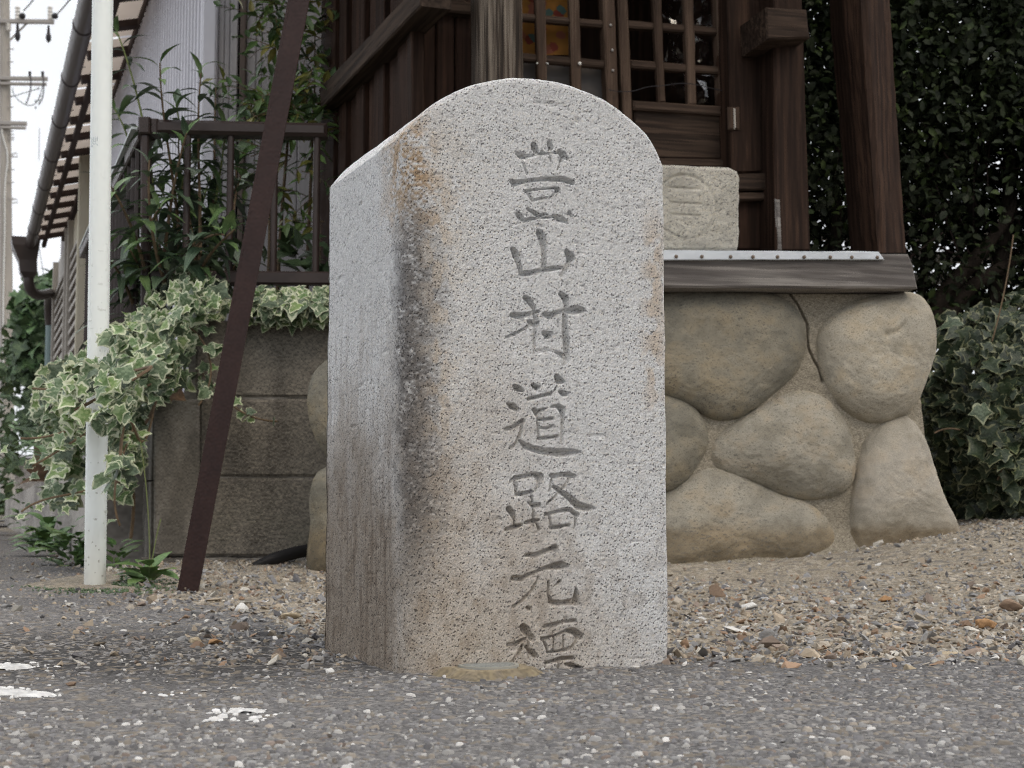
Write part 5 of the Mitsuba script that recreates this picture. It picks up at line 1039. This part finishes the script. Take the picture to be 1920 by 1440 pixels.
# far low wall and roofs closing the street
fw = thing('house', 'far grey house end closing the street behind the utility pole', 'house')
put('wall', trimesh.creation.box([9, 5, 1.75]).apply_translation([-20.5, 50, 0.8]), 'm_concrete', fw)
put('roof', prism(Frame([-20.5, 47.2, 0], 0), [(-5, 1.7), (5, 1.7), (0, 2.5)], 0.0, 5.8, 0.02), 'm_gutter', fw)
put('window', trimesh.creation.box([1.4, 0.1, 0.7]).apply_translation([-19.0, 47.46, 1.0]), 'm_louver_dark', fw)

# ------------------------------------------------------------------ leaves
def leaf_matrix(p, d, up, s, sx=1.0):
    y = np.asarray(d, float); y = y / np.linalg.norm(y); x = np.cross(y, up); x /= np.linalg.norm(x) + 1e-9; z = np.cross(x, y)
    m = np.eye(4); m[:3, 0] = x * s * sx; m[:3, 1] = y * s; m[:3, 2] = z * s; m[:3, 3] = p
    return m
def ivy_leaf(seed, lob=1.0):
    r = np.random.default_rng(seed)
    half = [(0.0, 0.02), (0.12, -0.10), (0.30, -0.13), (0.44, -0.02), (0.37, 0.13), (0.46, 0.27), (0.63, 0.38), (0.40, 0.50), (0.26, 0.60), (0.17, 0.80), (0.0, 1.0)]
    half = [(x * lob * (1 + 0.1 * r.normal()), y + 0.03 * r.normal()) for x, y in half]; half[0] = (0, half[0][1]); half[-1] = (0, half[-1][1])
    o = np.array(half + [(-x * (1 + 0.08 * r.normal()), y) for x, y in half[-2:0:-1]])
    c = np.array([0.0, 0.30]); n = len(o)
    P = np.vstack([[c], c + (o - c) * 0.5, c + (o - c) * 0.8, o]); u = np.r_[1.0, np.full(n, 0.66), np.full(n, 0.27), np.zeros(n)]
    a, b_, cu = 0.28 + 0.12 * r.normal(), 0.26 + 0.12 * r.normal(), r.normal() * 0.10
    z = np.abs(P[:, 0]) * a - b_ * (P[:, 1] - 0.2) ** 2 - 0.35 * P[:, 0] ** 2 + cu * P[:, 0] + 0.05 * np.sin(P[:, 0] * 9 + seed) * (1 - u)
    f = [[0, 1 + i, 1 + (i + 1) % n] for i in range(n)]
    for k in range(2):
        q = 1 + k * n
        for i in range(n): j = (i + 1) % n; f += [[q+i, q+n+i, q+n+j], [q+i, q+n+j, q+j]]
    return np.c_[P, z], np.array(f), np.c_[u, P[:, 1]]
def lance_leaf(seed, w=0.16, droop=0.35, n=7, fold=0.35):
    r = np.random.default_rng(seed); t = np.linspace(0, 1, n)
    wd = w * np.sin(np.pi * t ** 0.8) ** 0.85 * (1 + 0.08 * r.normal(size=n)); wd[0] = wd[-1] = 0.004
    y = t * (1 - 0.12 * droop * t); z = 0.12 * t - droop * t ** 2
    sw = 0.06 * r.normal() * np.sin(np.pi * t)
    rows = []
    for k, e in ((-1, 0.0), (-0.5, 0.5), (0, 1.0), (0.5, 0.5), (1, 0.0)):
        rows.append((np.stack([sw + k * wd, y, z + abs(k) * wd * fold - 0.06 * abs(k) ** 2 * w], 1), np.full(n, e)))
    P = np.vstack([q for q, _ in rows]); u = np.concatenate([e for _, e in rows]); f = []
    for k in range(4):
        for i in range(n - 1): a = k * n + i; f += [[a, a + n, a + n + 1], [a, a + n + 1, a + 1]]
    return P, np.array(f), np.c_[u, P[:, 1]]
def ovate(seed):                                      # small flat leaf of few faces
    r = np.random.default_rng(seed); w = 0.30 * (1 + 0.15 * r.normal())
    P = np.array([[0, 0, 0], [w * 0.8, 0.3, 0.05], [w * 0.7, 0.7, 0.02], [0, 1, -0.16], [-w * 0.7, 0.7, 0.02], [-w * 0.8, 0.3, 0.05], [0, 0.5, -0.03]], float)
    return P, np.array([[6, i, (i + 1) % 6] for i in range(6)]), np.c_[np.r_[np.zeros(6), 0.9], P[:, 1]]
class Plant:
    """Leaves of one plant: the 290 largest in the picture as parts, the rest joined into one part."""
    def __init__(s, key, protos, mats, weights):
        s.key, s.mats, s.w = key, mats, weights
        s.protos = protos; s.L = []; s.ply = {}
    def add(s, m, k=None, mat=None):
        s.L.append((m, k if k is not None else random.randrange(len(s.protos)), mat if mat is not None else random.choices(range(len(s.mats)), s.w)[0]))
    def build(s, most=290, rank=None):
        e = [(rank(m) if rank else np.linalg.norm(m[:3, 3] - EYE) / np.linalg.norm(m[:3, 1])) for m, *_ in s.L]
        order = np.argsort(e); rest = {}
        for n, i in enumerate(order):
            m, k, mt = s.L[i]
            if n < most:
                if (k, mt) not in s.ply: v, f, uv = s.protos[k]; s.ply[k, mt] = mikit.ply((v, f), s.mats[mt], smooth=True, uv=uv)
                putdict('leaf', s.ply[k, mt], m.tolist(), s.key)
            else: rest.setdefault(mt, []).append((m, k))
        for mt, ls in rest.items():
            V, F, U, off = [], [], [], 0
            for m, k in ls:
                v, f, uv = s.protos[k]; V.append(v @ m[:3, :3].T + m[:3, 3]); F.append(f + off); U.append(uv); off += len(v)
            put('foliage', (np.vstack(V), np.vstack(F)), s.mats[mt], s.key, smooth=True, uv=np.vstack(U), kind='stuff')
rv_ = np.random.default_rng(21)
def rdir(base, spread): d = np.array(base, float) + spread * rv_.normal(size=3); return d / np.linalg.norm(d)
IVY = [ivy_leaf(k, 0.85 + 0.07 * (k % 5)) for k in range(9)]

# variegated ivy over the planter corner
iv = thing('variegated_ivy', 'cream edged ivy spilling over the corner of the block planter', 'ivy')
ivp = Plant(iv, IVY, ['m_ivy_a', 'm_ivy_b', 'm_ivy_c', 'm_ivy_young'], [5, 3, 2.5, 2])
stems = []
def ivy_mass(poly, n, dn, df, size, cdir=(-0.3, -0.8, 0.45), dens=None):
    """Leaves through the volume of a hanging cushion: outline in the picture, nearest in its middle."""
    g = Polygon(poly); shapely.prepare(g); x0, y0, x1, y1 = g.bounds; k = 0
    R = math.sqrt(g.area) * 0.28
    while k < n:
        x, y = rv_.uniform(x0, x1), rv_.uniform(y0, y1)
        if not shapely.contains_xy(g, x, y): continue
        e = min(g.exterior.distance(Point(x, y)) / R, 1.0)
        dep = df - (df - dn) * (e ** 0.6) * (0.25 + 0.75 * rv_.random() ** 0.45)
        p = at(x, y, dep)
        nrm = rdir(cdir, 0.45); hang = rdir((-0.25, -0.25, -0.55), 0.55); hang -= nrm * (hang @ nrm); 
        ivp.add(leaf_matrix(p, hang, nrm, size * (0.55 + 0.6 * rv_.random()), 0.9 + 0.25 * rv_.random())); k += 1
ivy_mass([(100, 672), (150, 660), (235, 600), (300, 540), (360, 500), (430, 545), (440, 592), (372, 610), (366, 690), (398, 700), (330, 745), (300, 760), (255, 790), (250, 880), (200, 900), (150, 870), (95, 900), (85, 800), (65, 770), (70, 710)], 760, 3.10, 3.62, 0.038)
ivy_mass([(430, 560), (470, 545), (620, 538), (650, 545), (650, 596), (560, 604), (480, 594), (440, 597)], 230, 3.40, 3.50, 0.038, (0.0, -0.8, 0.6))
ivy_mass([(190, 780), (262, 770), (268, 860), (240, 930), (196, 920), (185, 850)], 120, 3.1, 3.4, 0.038)
ivy_mass([(75, 880), (130, 850), (160, 900), (130, 950), (80, 950)], 36, 3.2, 3.5, 0.044)
ivy_mass([(120, 690), (190, 668), (262, 690), (258, 745), (248, 805), (180, 812), (120, 790)], 90, 2.50, 2.64, 0.031, (-0.2, -0.8, 0.55))     # cushion pushed past the pipe
ivy_mass([(196, 850), (240, 846), (245, 905), (198, 912)], 16, 2.52, 2.62, 0.036, (-0.2, -0.8, 0.55))
ivy_mass([(190, 640), (235, 600), (262, 640), (255, 680), (200, 672)], 18, 2.54, 2.66, 0.036, (-0.2, -0.8, 0.55))
for q in (((330, 650, 3.3), (270, 690, 2.9), (215, 730, 2.56), (140, 770, 2.55)), ((290, 760, 3.3), (250, 800, 2.9), (225, 860, 2.57), (222, 905, 2.56))):
    put('stem', tube(spline([at(*p) for p in q], 20), 0.003, 5), 'm_stem', iv)
def runner(pts, n, size, every=1.0, side=0.03):
    c = spline([at(*p) for p in pts], 40)
    put('stem', tube(c, 0.0024, 5), 'm_stem', iv)
    for k in range(n):
        t = (k + 0.5 * rv_.random()) / n; p = c[min(39, int(t * 39))] + rv_.normal(size=3) * side * np.array([0.5, 0.5, 0.6])
        nrm = rdir((-0.15, -0.75, 0.6), 0.4); hang = rdir((c[-1] - c[0]) * 0.8 + np.array([0, 0, -0.25]), 0.5); hang -= nrm * (hang @ nrm)
        ivp.add(leaf_matrix(p, hang, nrm, size * (1.1 - 0.55 * t) * (0.75 + 0.4 * rv_.random())))
runner([(330, 690, 3.3), (230, 705, 3.15), (150, 725, 3.1), (60, 728, 3.08)], 31, 0.044)
runner([(320, 710, 3.3), (220, 760, 3.12), (120, 810, 3.08), (38, 822, 3.05)], 31, 0.042)
runner([(250, 760, 3.2), (180, 800, 3.1), (110, 845, 3.08), (50, 880, 3.06)], 21, 0.038)
runner([(380, 700, 3.45), (420, 745, 3.42), (450, 770, 3.40), (520, 790, 3.40)], 12, 0.038, side=0.012)
runner([(330, 600, 3.45), (380, 640, 3.42), (395, 685, 3.40), (372, 760, 3.38)], 12, 0.044)
runner([(220, 880, 3.2), (140, 925, 3.15), (75, 940, 3.12), (40, 960, 3.1)], 16, 0.034)
runner([(250, 800, 3.2), (225, 870, 3.1), (215, 925, 3.08), (225, 985, 3.1)], 14, 0.038)
for q in (((295, 740, 3.42), (275, 790, 3.35), (255, 812, 3.3)), ((200, 690, 3.3), (260, 740, 3.35), (300, 745, 3.42)), ((200, 870, 3.2), (235, 890, 3.3), (250, 930, 3.4), (245, 1010, 3.45))):
    put('stem', tube(spline([at(*p) for p in q], 16), 0.004, 6), 'm_stem', iv)
ivp.build()
for k, (x, y, d_) in enumerate(((330, 735, 3.42), (60, 890, 3.6))):
    v, f, uv = ivy_leaf(50 + k); m = leaf_matrix(at(x, y, d_), rdir((0, -0.2, -1), 0.4), rdir((0, -1, 0.3), 0.3), 0.05)
    put('dry_leaf', (v @ m[:3, :3].T + m[:3, 3], f), 'm_dry_leaf', iv, smooth=True)

# evergreen shrub with drooping long leaves behind the railing
sbk = thing('evergreen_shrub', 'evergreen shrub with drooping long leaves growing through the railing', 'shrub')
LANCE = [lance_leaf(k, 0.115 + 0.02 * (k % 3), 0.35 + 0.16 * (k % 4), 7) for k in range(8)]
shp = Plant(sbk, LANCE, ['m_shrub_a', 'm_shrub_b', 'm_shrub_c'], [6, 2.2, 2.5])
shoots = [((300, 560), (290, 380), (262, 200), (220, 62)), ((330, 560), (330, 380), (310, 240), (300, 118)), ((370, 560), (375, 400), (372, 260), (378, 128)), ((340, 560), (350, 400), (345, 300), (330, 195)),
          ((390, 560), (400, 420), (402, 300), (405, 165)), ((280, 560), (262, 470), (235, 400), (205, 345)), ((300, 540), (270, 440), (250, 300), (215, 205)), ((260, 600), (240, 545), (215, 500), (188, 485)),
          ((410, 560), (430, 470), (440, 380), (452, 330)), ((350, 560), (340, 470), (320, 400), (300, 350)), ((380, 560), (395, 480), (420, 420), (440, 290)), ((320, 560), (300, 500), (285, 430), (280, 300)),
          ((360, 560), (362, 470), (380, 380), (395, 330)), ((300, 570), (280, 530), (262, 500), (245, 470)), ((400, 560), (425, 520), (450, 490), (468, 470)), ((330, 560), (325, 450), (335, 380), (345, 330)), ((240, 640), (215, 640), (200, 600), (193, 585)),
          ((350, 560), (352, 500), (375, 455), (420, 440)), ((345, 560), (330, 520), (318, 480), (330, 420)), ((300, 560), (310, 460), (330, 330), (350, 250)), ((370, 560), (360, 440), (340, 330), (335, 260)), ((390, 560), (395, 450), (410, 340), (425, 230)), ((330, 560), (300, 470), (290, 380), (262, 300)), ((350, 560), (380, 500), (400, 470), (440, 430)), ((320, 560), (340, 500), (370, 440), (360, 360)), ((280, 570), (270, 500), (280, 430), (300, 390)), ((360, 570), (350, 520), (390, 500), (410, 510)), ((310, 580), (300, 540), (310, 500), (290, 470))]
for k, sh_ in enumerate(shoots):
    d0 = 3.85 - 0.12 * (k % 3); c = spline([at(x, y, d0 - 0.22 * j / 3 * (1 if k % 2 else -0.4)) for j, (x, y) in enumerate(sh_)], 40)
    put('stem', tube(c, np.linspace(0.006, 0.002, 40), 6), 'm_stem' if k % 3 else 'm_stem_green', sbk)
    nl = 24 if sh_[-1][1] < 250 else 17
    for j in range(nl):
        t = 1 - 0.82 * (1 - j / (nl - 1)) ** 1.25; p = c[int(t * 39)]; an = j * 2.4 + k
        out = np.array([math.cos(an), 0.75 * math.sin(an), 0.55 * t - 0.28 + 0.15 * rv_.normal()])
        if j >= nl - 3: out = out * 0.55 + np.array([0, 0, 0.6])
        L_ = (0.115 - 0.045 * max(0, t - 0.6) / 0.4) * (0.75 + 0.4 * rv_.random())
        shp.add(leaf_matrix(p, out, np.array([0.05, -0.12, 1.0]), L_, 0.9 + 0.3 * rv_.random()), mat=1 if (j >= nl - 4 and rv_.random() < 0.6) else None)
shp.build()

# nandina, right of the shrub, against the flat siding
nk = thing('nandina_bush', 'fine leaved yellow green bush between the steel bar and the shrine', 'bush')
SML = [lance_leaf(20 + k, 0.17, 0.25, 4) for k in range(5)]
npn = Plant(nk, SML, ['m_nandina_a', 'm_nandina_b', 'm_nandina_c'], [5, 1.6, 4])
def frond(p0, dirn, L, n, sz):
    c = np.array([p0 + np.array(dirn) * L * t + np.array([0, 0, -0.25 * L * t * t]) for t in np.linspace(0, 1, 10)])
    put('stem', tube(c, np.linspace(0.0016, 0.0007, 10), 4), 'm_stem', nk)
    for j in range(n):
        t = 0.2 + 0.8 * j / (n - 1); p = c[int(t * 9)]; sd = 1 if j % 2 else -1
        dd = np.array(dirn) * 0.6 + sd * np.cross(dirn, [0, -0.7, 0.7]) + 0.3 * rv_.normal(size=3)
        npn.add(leaf_matrix(p, dd, np.array([0.1, -0.3, 0.9]) + 0.35 * rv_.normal(size=3), sz * (0.85 + 0.5 * rv_.random())))
trunks = [((520, 560), (530, 380), (545, 200), (560, -20)), ((575, 560), (580, 400), (588, 220), (590, 60)), ((500, 560), (505, 400), (500, 300), (490, 190)), ((600, 560), (604, 420), (606, 260), (602, 150))]
for q in trunks:
    c = spline([at(x, y, 4.25) for x, y in q], 30); put('stem', tube(c, np.linspace(0.007, 0.002, 30), 6), 'm_stem', nk)
for (x, y, n_) in ((545, 12, 9), (500, 30, 8), (520, 8, 8), (560, 30, 9), (590, 20, 9), (600, 60, 10), (585, 70, 9), (560, 60, 6), (600, 100, 9), (590, 130, 9), (575, 110, 7), (530, 70, 6), (505, 85, 6), (600, 165, 10), (580, 180, 10), (560, 195, 10), (600, 205, 10), (545, 205, 9), (520, 200, 9), (500, 190, 8), (480, 205, 8), (530, 170, 8), (510, 215, 10), (570, 215, 10), (595, 225, 10), (480, 175, 5), (470, 215, 8), (590, 260, 6), (560, 300, 6), (530, 300, 6), (600, 330, 6), (480, 290, 5), (500, 350, 5), (575, 365, 5), (545, 400, 5), (600, 430, 6)):
    for e_ in range(4 if y > 150 and y < 230 else 3):
        a_ = rv_.uniform(0, 6.283); frond(at(x + rv_.normal() * 12, y + rv_.normal() * 8, 4.05 + 0.25 * rv_.random()), (math.cos(a_) * 0.9, 0.3 * math.sin(a_) - 0.2, 0.45 * math.sin(a_ * 2 + 1)), 0.13, n_, 0.05)
for (x, y) in ((460, 270), (480, 330), (500, 490), (540, 480), (580, 490), (610, 470), (560, 460), (520, 510), (590, 505)):
    for e_ in range(5): npn.add(leaf_matrix(at(x + rv_.normal() * 14, y + rv_.normal() * 10, 4.0 + 0.2 * rv_.random()), rdir((0, -0.3, 0.2), 0.8), rdir((0, -0.4, 0.9), 0.3), 0.075, 1.7), mat=2)
npn.build()

# ivy and hedge on the right
ir = thing('dark_ivy', 'dark green pale edged ivy covering the ground right of the plinth', 'ivy')
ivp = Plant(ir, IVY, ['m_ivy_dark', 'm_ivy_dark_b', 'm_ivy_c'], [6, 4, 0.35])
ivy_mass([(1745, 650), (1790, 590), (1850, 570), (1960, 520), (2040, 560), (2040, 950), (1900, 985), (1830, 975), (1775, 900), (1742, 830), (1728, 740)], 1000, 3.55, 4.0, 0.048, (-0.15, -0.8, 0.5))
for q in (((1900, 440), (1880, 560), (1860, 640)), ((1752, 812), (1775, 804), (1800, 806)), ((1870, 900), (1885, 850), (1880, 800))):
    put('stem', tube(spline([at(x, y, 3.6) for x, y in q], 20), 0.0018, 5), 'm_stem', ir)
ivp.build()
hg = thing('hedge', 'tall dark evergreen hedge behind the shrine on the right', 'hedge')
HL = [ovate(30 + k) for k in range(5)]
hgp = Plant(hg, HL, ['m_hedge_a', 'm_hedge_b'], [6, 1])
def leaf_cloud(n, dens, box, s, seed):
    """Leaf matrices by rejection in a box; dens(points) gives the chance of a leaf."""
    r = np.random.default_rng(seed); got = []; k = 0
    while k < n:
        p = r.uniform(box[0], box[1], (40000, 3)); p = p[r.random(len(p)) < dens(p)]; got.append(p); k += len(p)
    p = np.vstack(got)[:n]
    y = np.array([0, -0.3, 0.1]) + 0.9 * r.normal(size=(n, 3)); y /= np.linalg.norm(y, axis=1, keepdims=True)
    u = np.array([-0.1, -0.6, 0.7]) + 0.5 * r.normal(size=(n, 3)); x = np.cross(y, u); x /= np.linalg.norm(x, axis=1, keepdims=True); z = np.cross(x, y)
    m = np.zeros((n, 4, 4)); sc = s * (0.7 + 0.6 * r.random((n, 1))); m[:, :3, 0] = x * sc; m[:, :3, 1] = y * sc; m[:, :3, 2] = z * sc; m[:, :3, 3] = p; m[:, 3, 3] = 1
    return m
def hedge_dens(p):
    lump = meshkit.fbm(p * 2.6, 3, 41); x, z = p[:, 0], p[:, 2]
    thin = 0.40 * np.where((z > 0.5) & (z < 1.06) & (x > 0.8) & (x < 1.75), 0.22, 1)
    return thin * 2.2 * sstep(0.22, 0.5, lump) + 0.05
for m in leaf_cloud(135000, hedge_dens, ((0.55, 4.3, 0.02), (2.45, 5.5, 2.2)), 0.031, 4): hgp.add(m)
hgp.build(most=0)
for k, q in enumerate((((1740, 600, 4.6), (1790, 530, 4.6), (1850, 460, 4.6), (1900, 380, 4.7)), ((1760, 640, 4.6), (1800, 560, 4.6), (1880, 500, 4.6), (1960, 470, 4.6)), ((1850, 660, 4.7), (1870, 540, 4.7), (1890, 380, 4.8), (1880, 100, 4.8)), ((1560, 560, 4.8), (1565, 400, 4.8), (1575, 200, 4.8), (1560, -60, 4.8)), ((1720, 600, 4.9), (1740, 400, 4.9), (1745, 200, 4.9), (1770, -60, 4.9)), ((1490, 560, 4.9), (1540, 480, 4.9), (1600, 380, 4.9)), ((1800, 640, 4.9), (1830, 470, 4.9), (1800, 300, 4.9), (1840, 0, 4.9)))):
    put('branch', tube(spline([at(*p) for p in q], 24), np.linspace(0.032 if k < 3 else 0.016, 0.012, 24), 8), 'm_bark', hg, smooth=50)
rt = np.random.default_rng(9)
tw = []
for k in range(170):
    p = np.array([rt.uniform(0.9, 2.2), rt.uniform(4.6, 5.0), rt.uniform(0.5, 1.5)]); d = rt.normal(size=3) * [0.7, 0.3, 0.9]; d /= np.linalg.norm(d)
    tw.append(tube([p, p + d * 0.15 + rt.normal(size=3) * 0.02, p + d * 0.34], [0.004, 0.003, 0.0015], 5))
put('twigs', cat(tw), 'm_dark_timber', hg, kind='stuff')
fs = thing('slatted_fence', 'pale horizontal slat fence glimpsed through the hedge', 'fence')
for k, z in enumerate(np.arange(0.28, 1.32, 0.085)):
    put('slat', obox([0.4, 5.75, z], [3.4, 5.95, z], 0.02, 0.045), 'm_slat_pale', fs)
for x in (0.6, 1.5, 2.4, 3.3): put('post', obox([x, 5.83 + 0.067 * (x - 0.4), 0.0], [x, 5.83 + 0.067 * (x - 0.4), 1.36], 0.06, 0.06, up=(0, 1, 0.01)), 'm_dark_timber', fs)
# trees and plants at far left
ft = thing('fig_tree', 'leafy green fig tree rising beside the far corner of the house', 'tree')
fp = Plant(ft, IVY[:5], ['m_tree_a', 'm_tree_b'], [3, 2])
g = Polygon([(30, 560), (62, 525), (108, 512), (112, 560), (112, 700), (108, 800), (40, 840), (26, 700)]); shapely.prepare(g)
n_ = 0
while n_ < 900:
    x, y = rv_.uniform(20, 118), rv_.uniform(510, 850)
    if not shapely.contains_xy(g, x, y): continue
    D_ = 14.6 + 1.4 * rv_.random(); big = y < 690
    fp.add(leaf_matrix(at(x, y, D_), rdir((0, -0.3, -0.4), 0.6), rdir((-0.1, -0.6, 0.7), 0.4), (0.15 if big else 0.085) * (0.6 + 0.7 * rv_.random())), mat=(1 if rv_.random() < 0.55 and big else 0)); n_ += 1
fp.build(most=60)
for q in (((75, 900), (72, 760), (70, 660), (60, 560)), ((75, 800), (90, 680), (95, 600))): put('trunk', tube(spline([at(x, y, 15.2) for x, y in q], 12), np.linspace(0.06, 0.02, 12), 7), 'm_stem', ft)
vn = thing('climbing_vine', 'dark small leaved vine wrapped around the foot of the utility pole', 'vine')
vp = Plant(vn, HL, ['m_tree_a', 'm_hedge_b'], [2, 2])
for k in range(260):
    x, y = rv_.normal(16, 11), 610 + 370 * rv_.random() ** 0.8; vp.add(leaf_matrix(at(x, y, 26.5 + 1.5 * rv_.random()), rdir((0, -0.3, -0.2), 0.8), rdir((0, -0.6, 0.7), 0.5), 0.26 * (0.5 + 0.7 * rv_.random())))
vp.build(most=0)
rw_ = [('broad_plant', 'clump of strap leaved plants on the bank behind the low retaining wall', (45, 870), 6.4, 34, 0.26, 0.1), ]
bpk = thing('strap_leaf_plant', rw_[0][1], 'plant')
spl = Plant(bpk, [lance_leaf(60 + k, 0.085, 0.55, 7) for k in range(4)], ['m_tree_a', 'm_weed'], [3, 2])
for k in range(60):
    x, y = rv_.uniform(-20, 105), rv_.uniform(800, 870); a_ = rv_.uniform(0, 6.28)
    spl.add(leaf_matrix(at(x, y, 5.6 + rv_.random()), (math.cos(a_), -0.5 * abs(math.sin(a_)), 0.4 * rv_.random()), (0, -0.2, 1), 0.17 * (0.6 + 0.6 * rv_.random())))
spl.build(most=60)
def weed(label, x, y, D_, n, size, h, wpx, seed):
    k = thing('weed', label, 'weed'); p0 = at(x, y, D_); z0 = onground(x, y)[2]
    P_ = Plant(k, [lance_leaf(80 + q, 0.24, 0.35, 6, 0.2) for q in range(5)], ['m_weed', 'm_nandina_a'], [4, 1.4]); r = np.random.default_rng(seed)
    w = wpx / 2 * D_ / FPX
    for q in range(n):
        a_ = r.uniform(0, 6.283); rad = w * r.random() ** 0.6; p = p0 + [math.cos(a_) * rad * 0.6, math.sin(a_) * rad * 0.5, h * r.random() * (1 - rad / (w * 1.6))]
        P_.add(leaf_matrix(p, (math.cos(a_), math.sin(a_) - 0.3, 0.9 * r.random()), (0, -0.15, 1), size * (0.6 + 0.7 * r.random())))
    P_.build(most=150); return k, p0
weed('low green weed clump at the foot of the low retaining wall, leftmost', 88, 1040, 4.35, 80, 0.062, 0.12, 120, 1)
weed('second weed clump along the low retaining wall, nearest the white pipe', 138, 1066, 3.7, 80, 0.055, 0.13, 100, 2)
weed('dark weed clump in the gap between the white pipe and the planter', 218, 1080, 3.3, 26, 0.045, 0.12, 50, 3)
k, p0 = weed('single broad leaved plant at the planter foot beside the steel bar', 280, 1100, 2.68, 16, 0.062, 0.045, 55, 4)
for dx, hh in ((-0.012, 0.26), (0.006, 0.12)): put('stalk', tube(spline([p0, p0 + [dx * 0.6, 0.01, hh * 0.5], p0 + [dx * 2.2, 0.02, hh]], 12), 0.0011, 5), 'm_stem_green', k)
weed('tall thin weed in front of the far end of the retaining wall', 40, 985, 5.6, 22, 0.05, 0.25, 40, 5)
mk = thing('moss_patch', 'flat mossy patch on the ground around the white pipe', 'moss'); tag(mk, kind='stuff')
r = np.random.default_rng(3); mq = []
for k in range(900):
    p = onground(205 + 55 * r.normal(), 1112 + 5 * r.normal()); p[2] = float(road_z(p[0], p[1])) if in_road(p[:1], p[1:2])[0] else float(ground_z(p[0], p[1]))
    t_ = tube([p, p + [0.004 * r.normal(), 0.004 * r.normal(), 0.001 + 0.004 * r.random()]], [0.0022, 0.0003], 4); mq.append(t_)
put('tuft', cat(mq), 'm_nandina_c', mk, kind='stuff')
# withered leaf curled on the bank
v, f, uv = lance_leaf(99, 0.2, 0.4); m = leaf_matrix(at(30, 912, 5.7), (1, -0.2, 0.35), (0, -0.4, 1), 0.16)
put('withered_leaf', (v @ m[:3, :3].T + m[:3, 3], f), 'm_dry_leaf', smooth=True, label='curled brown dead leaf on the bank at far left', category='dead leaf')
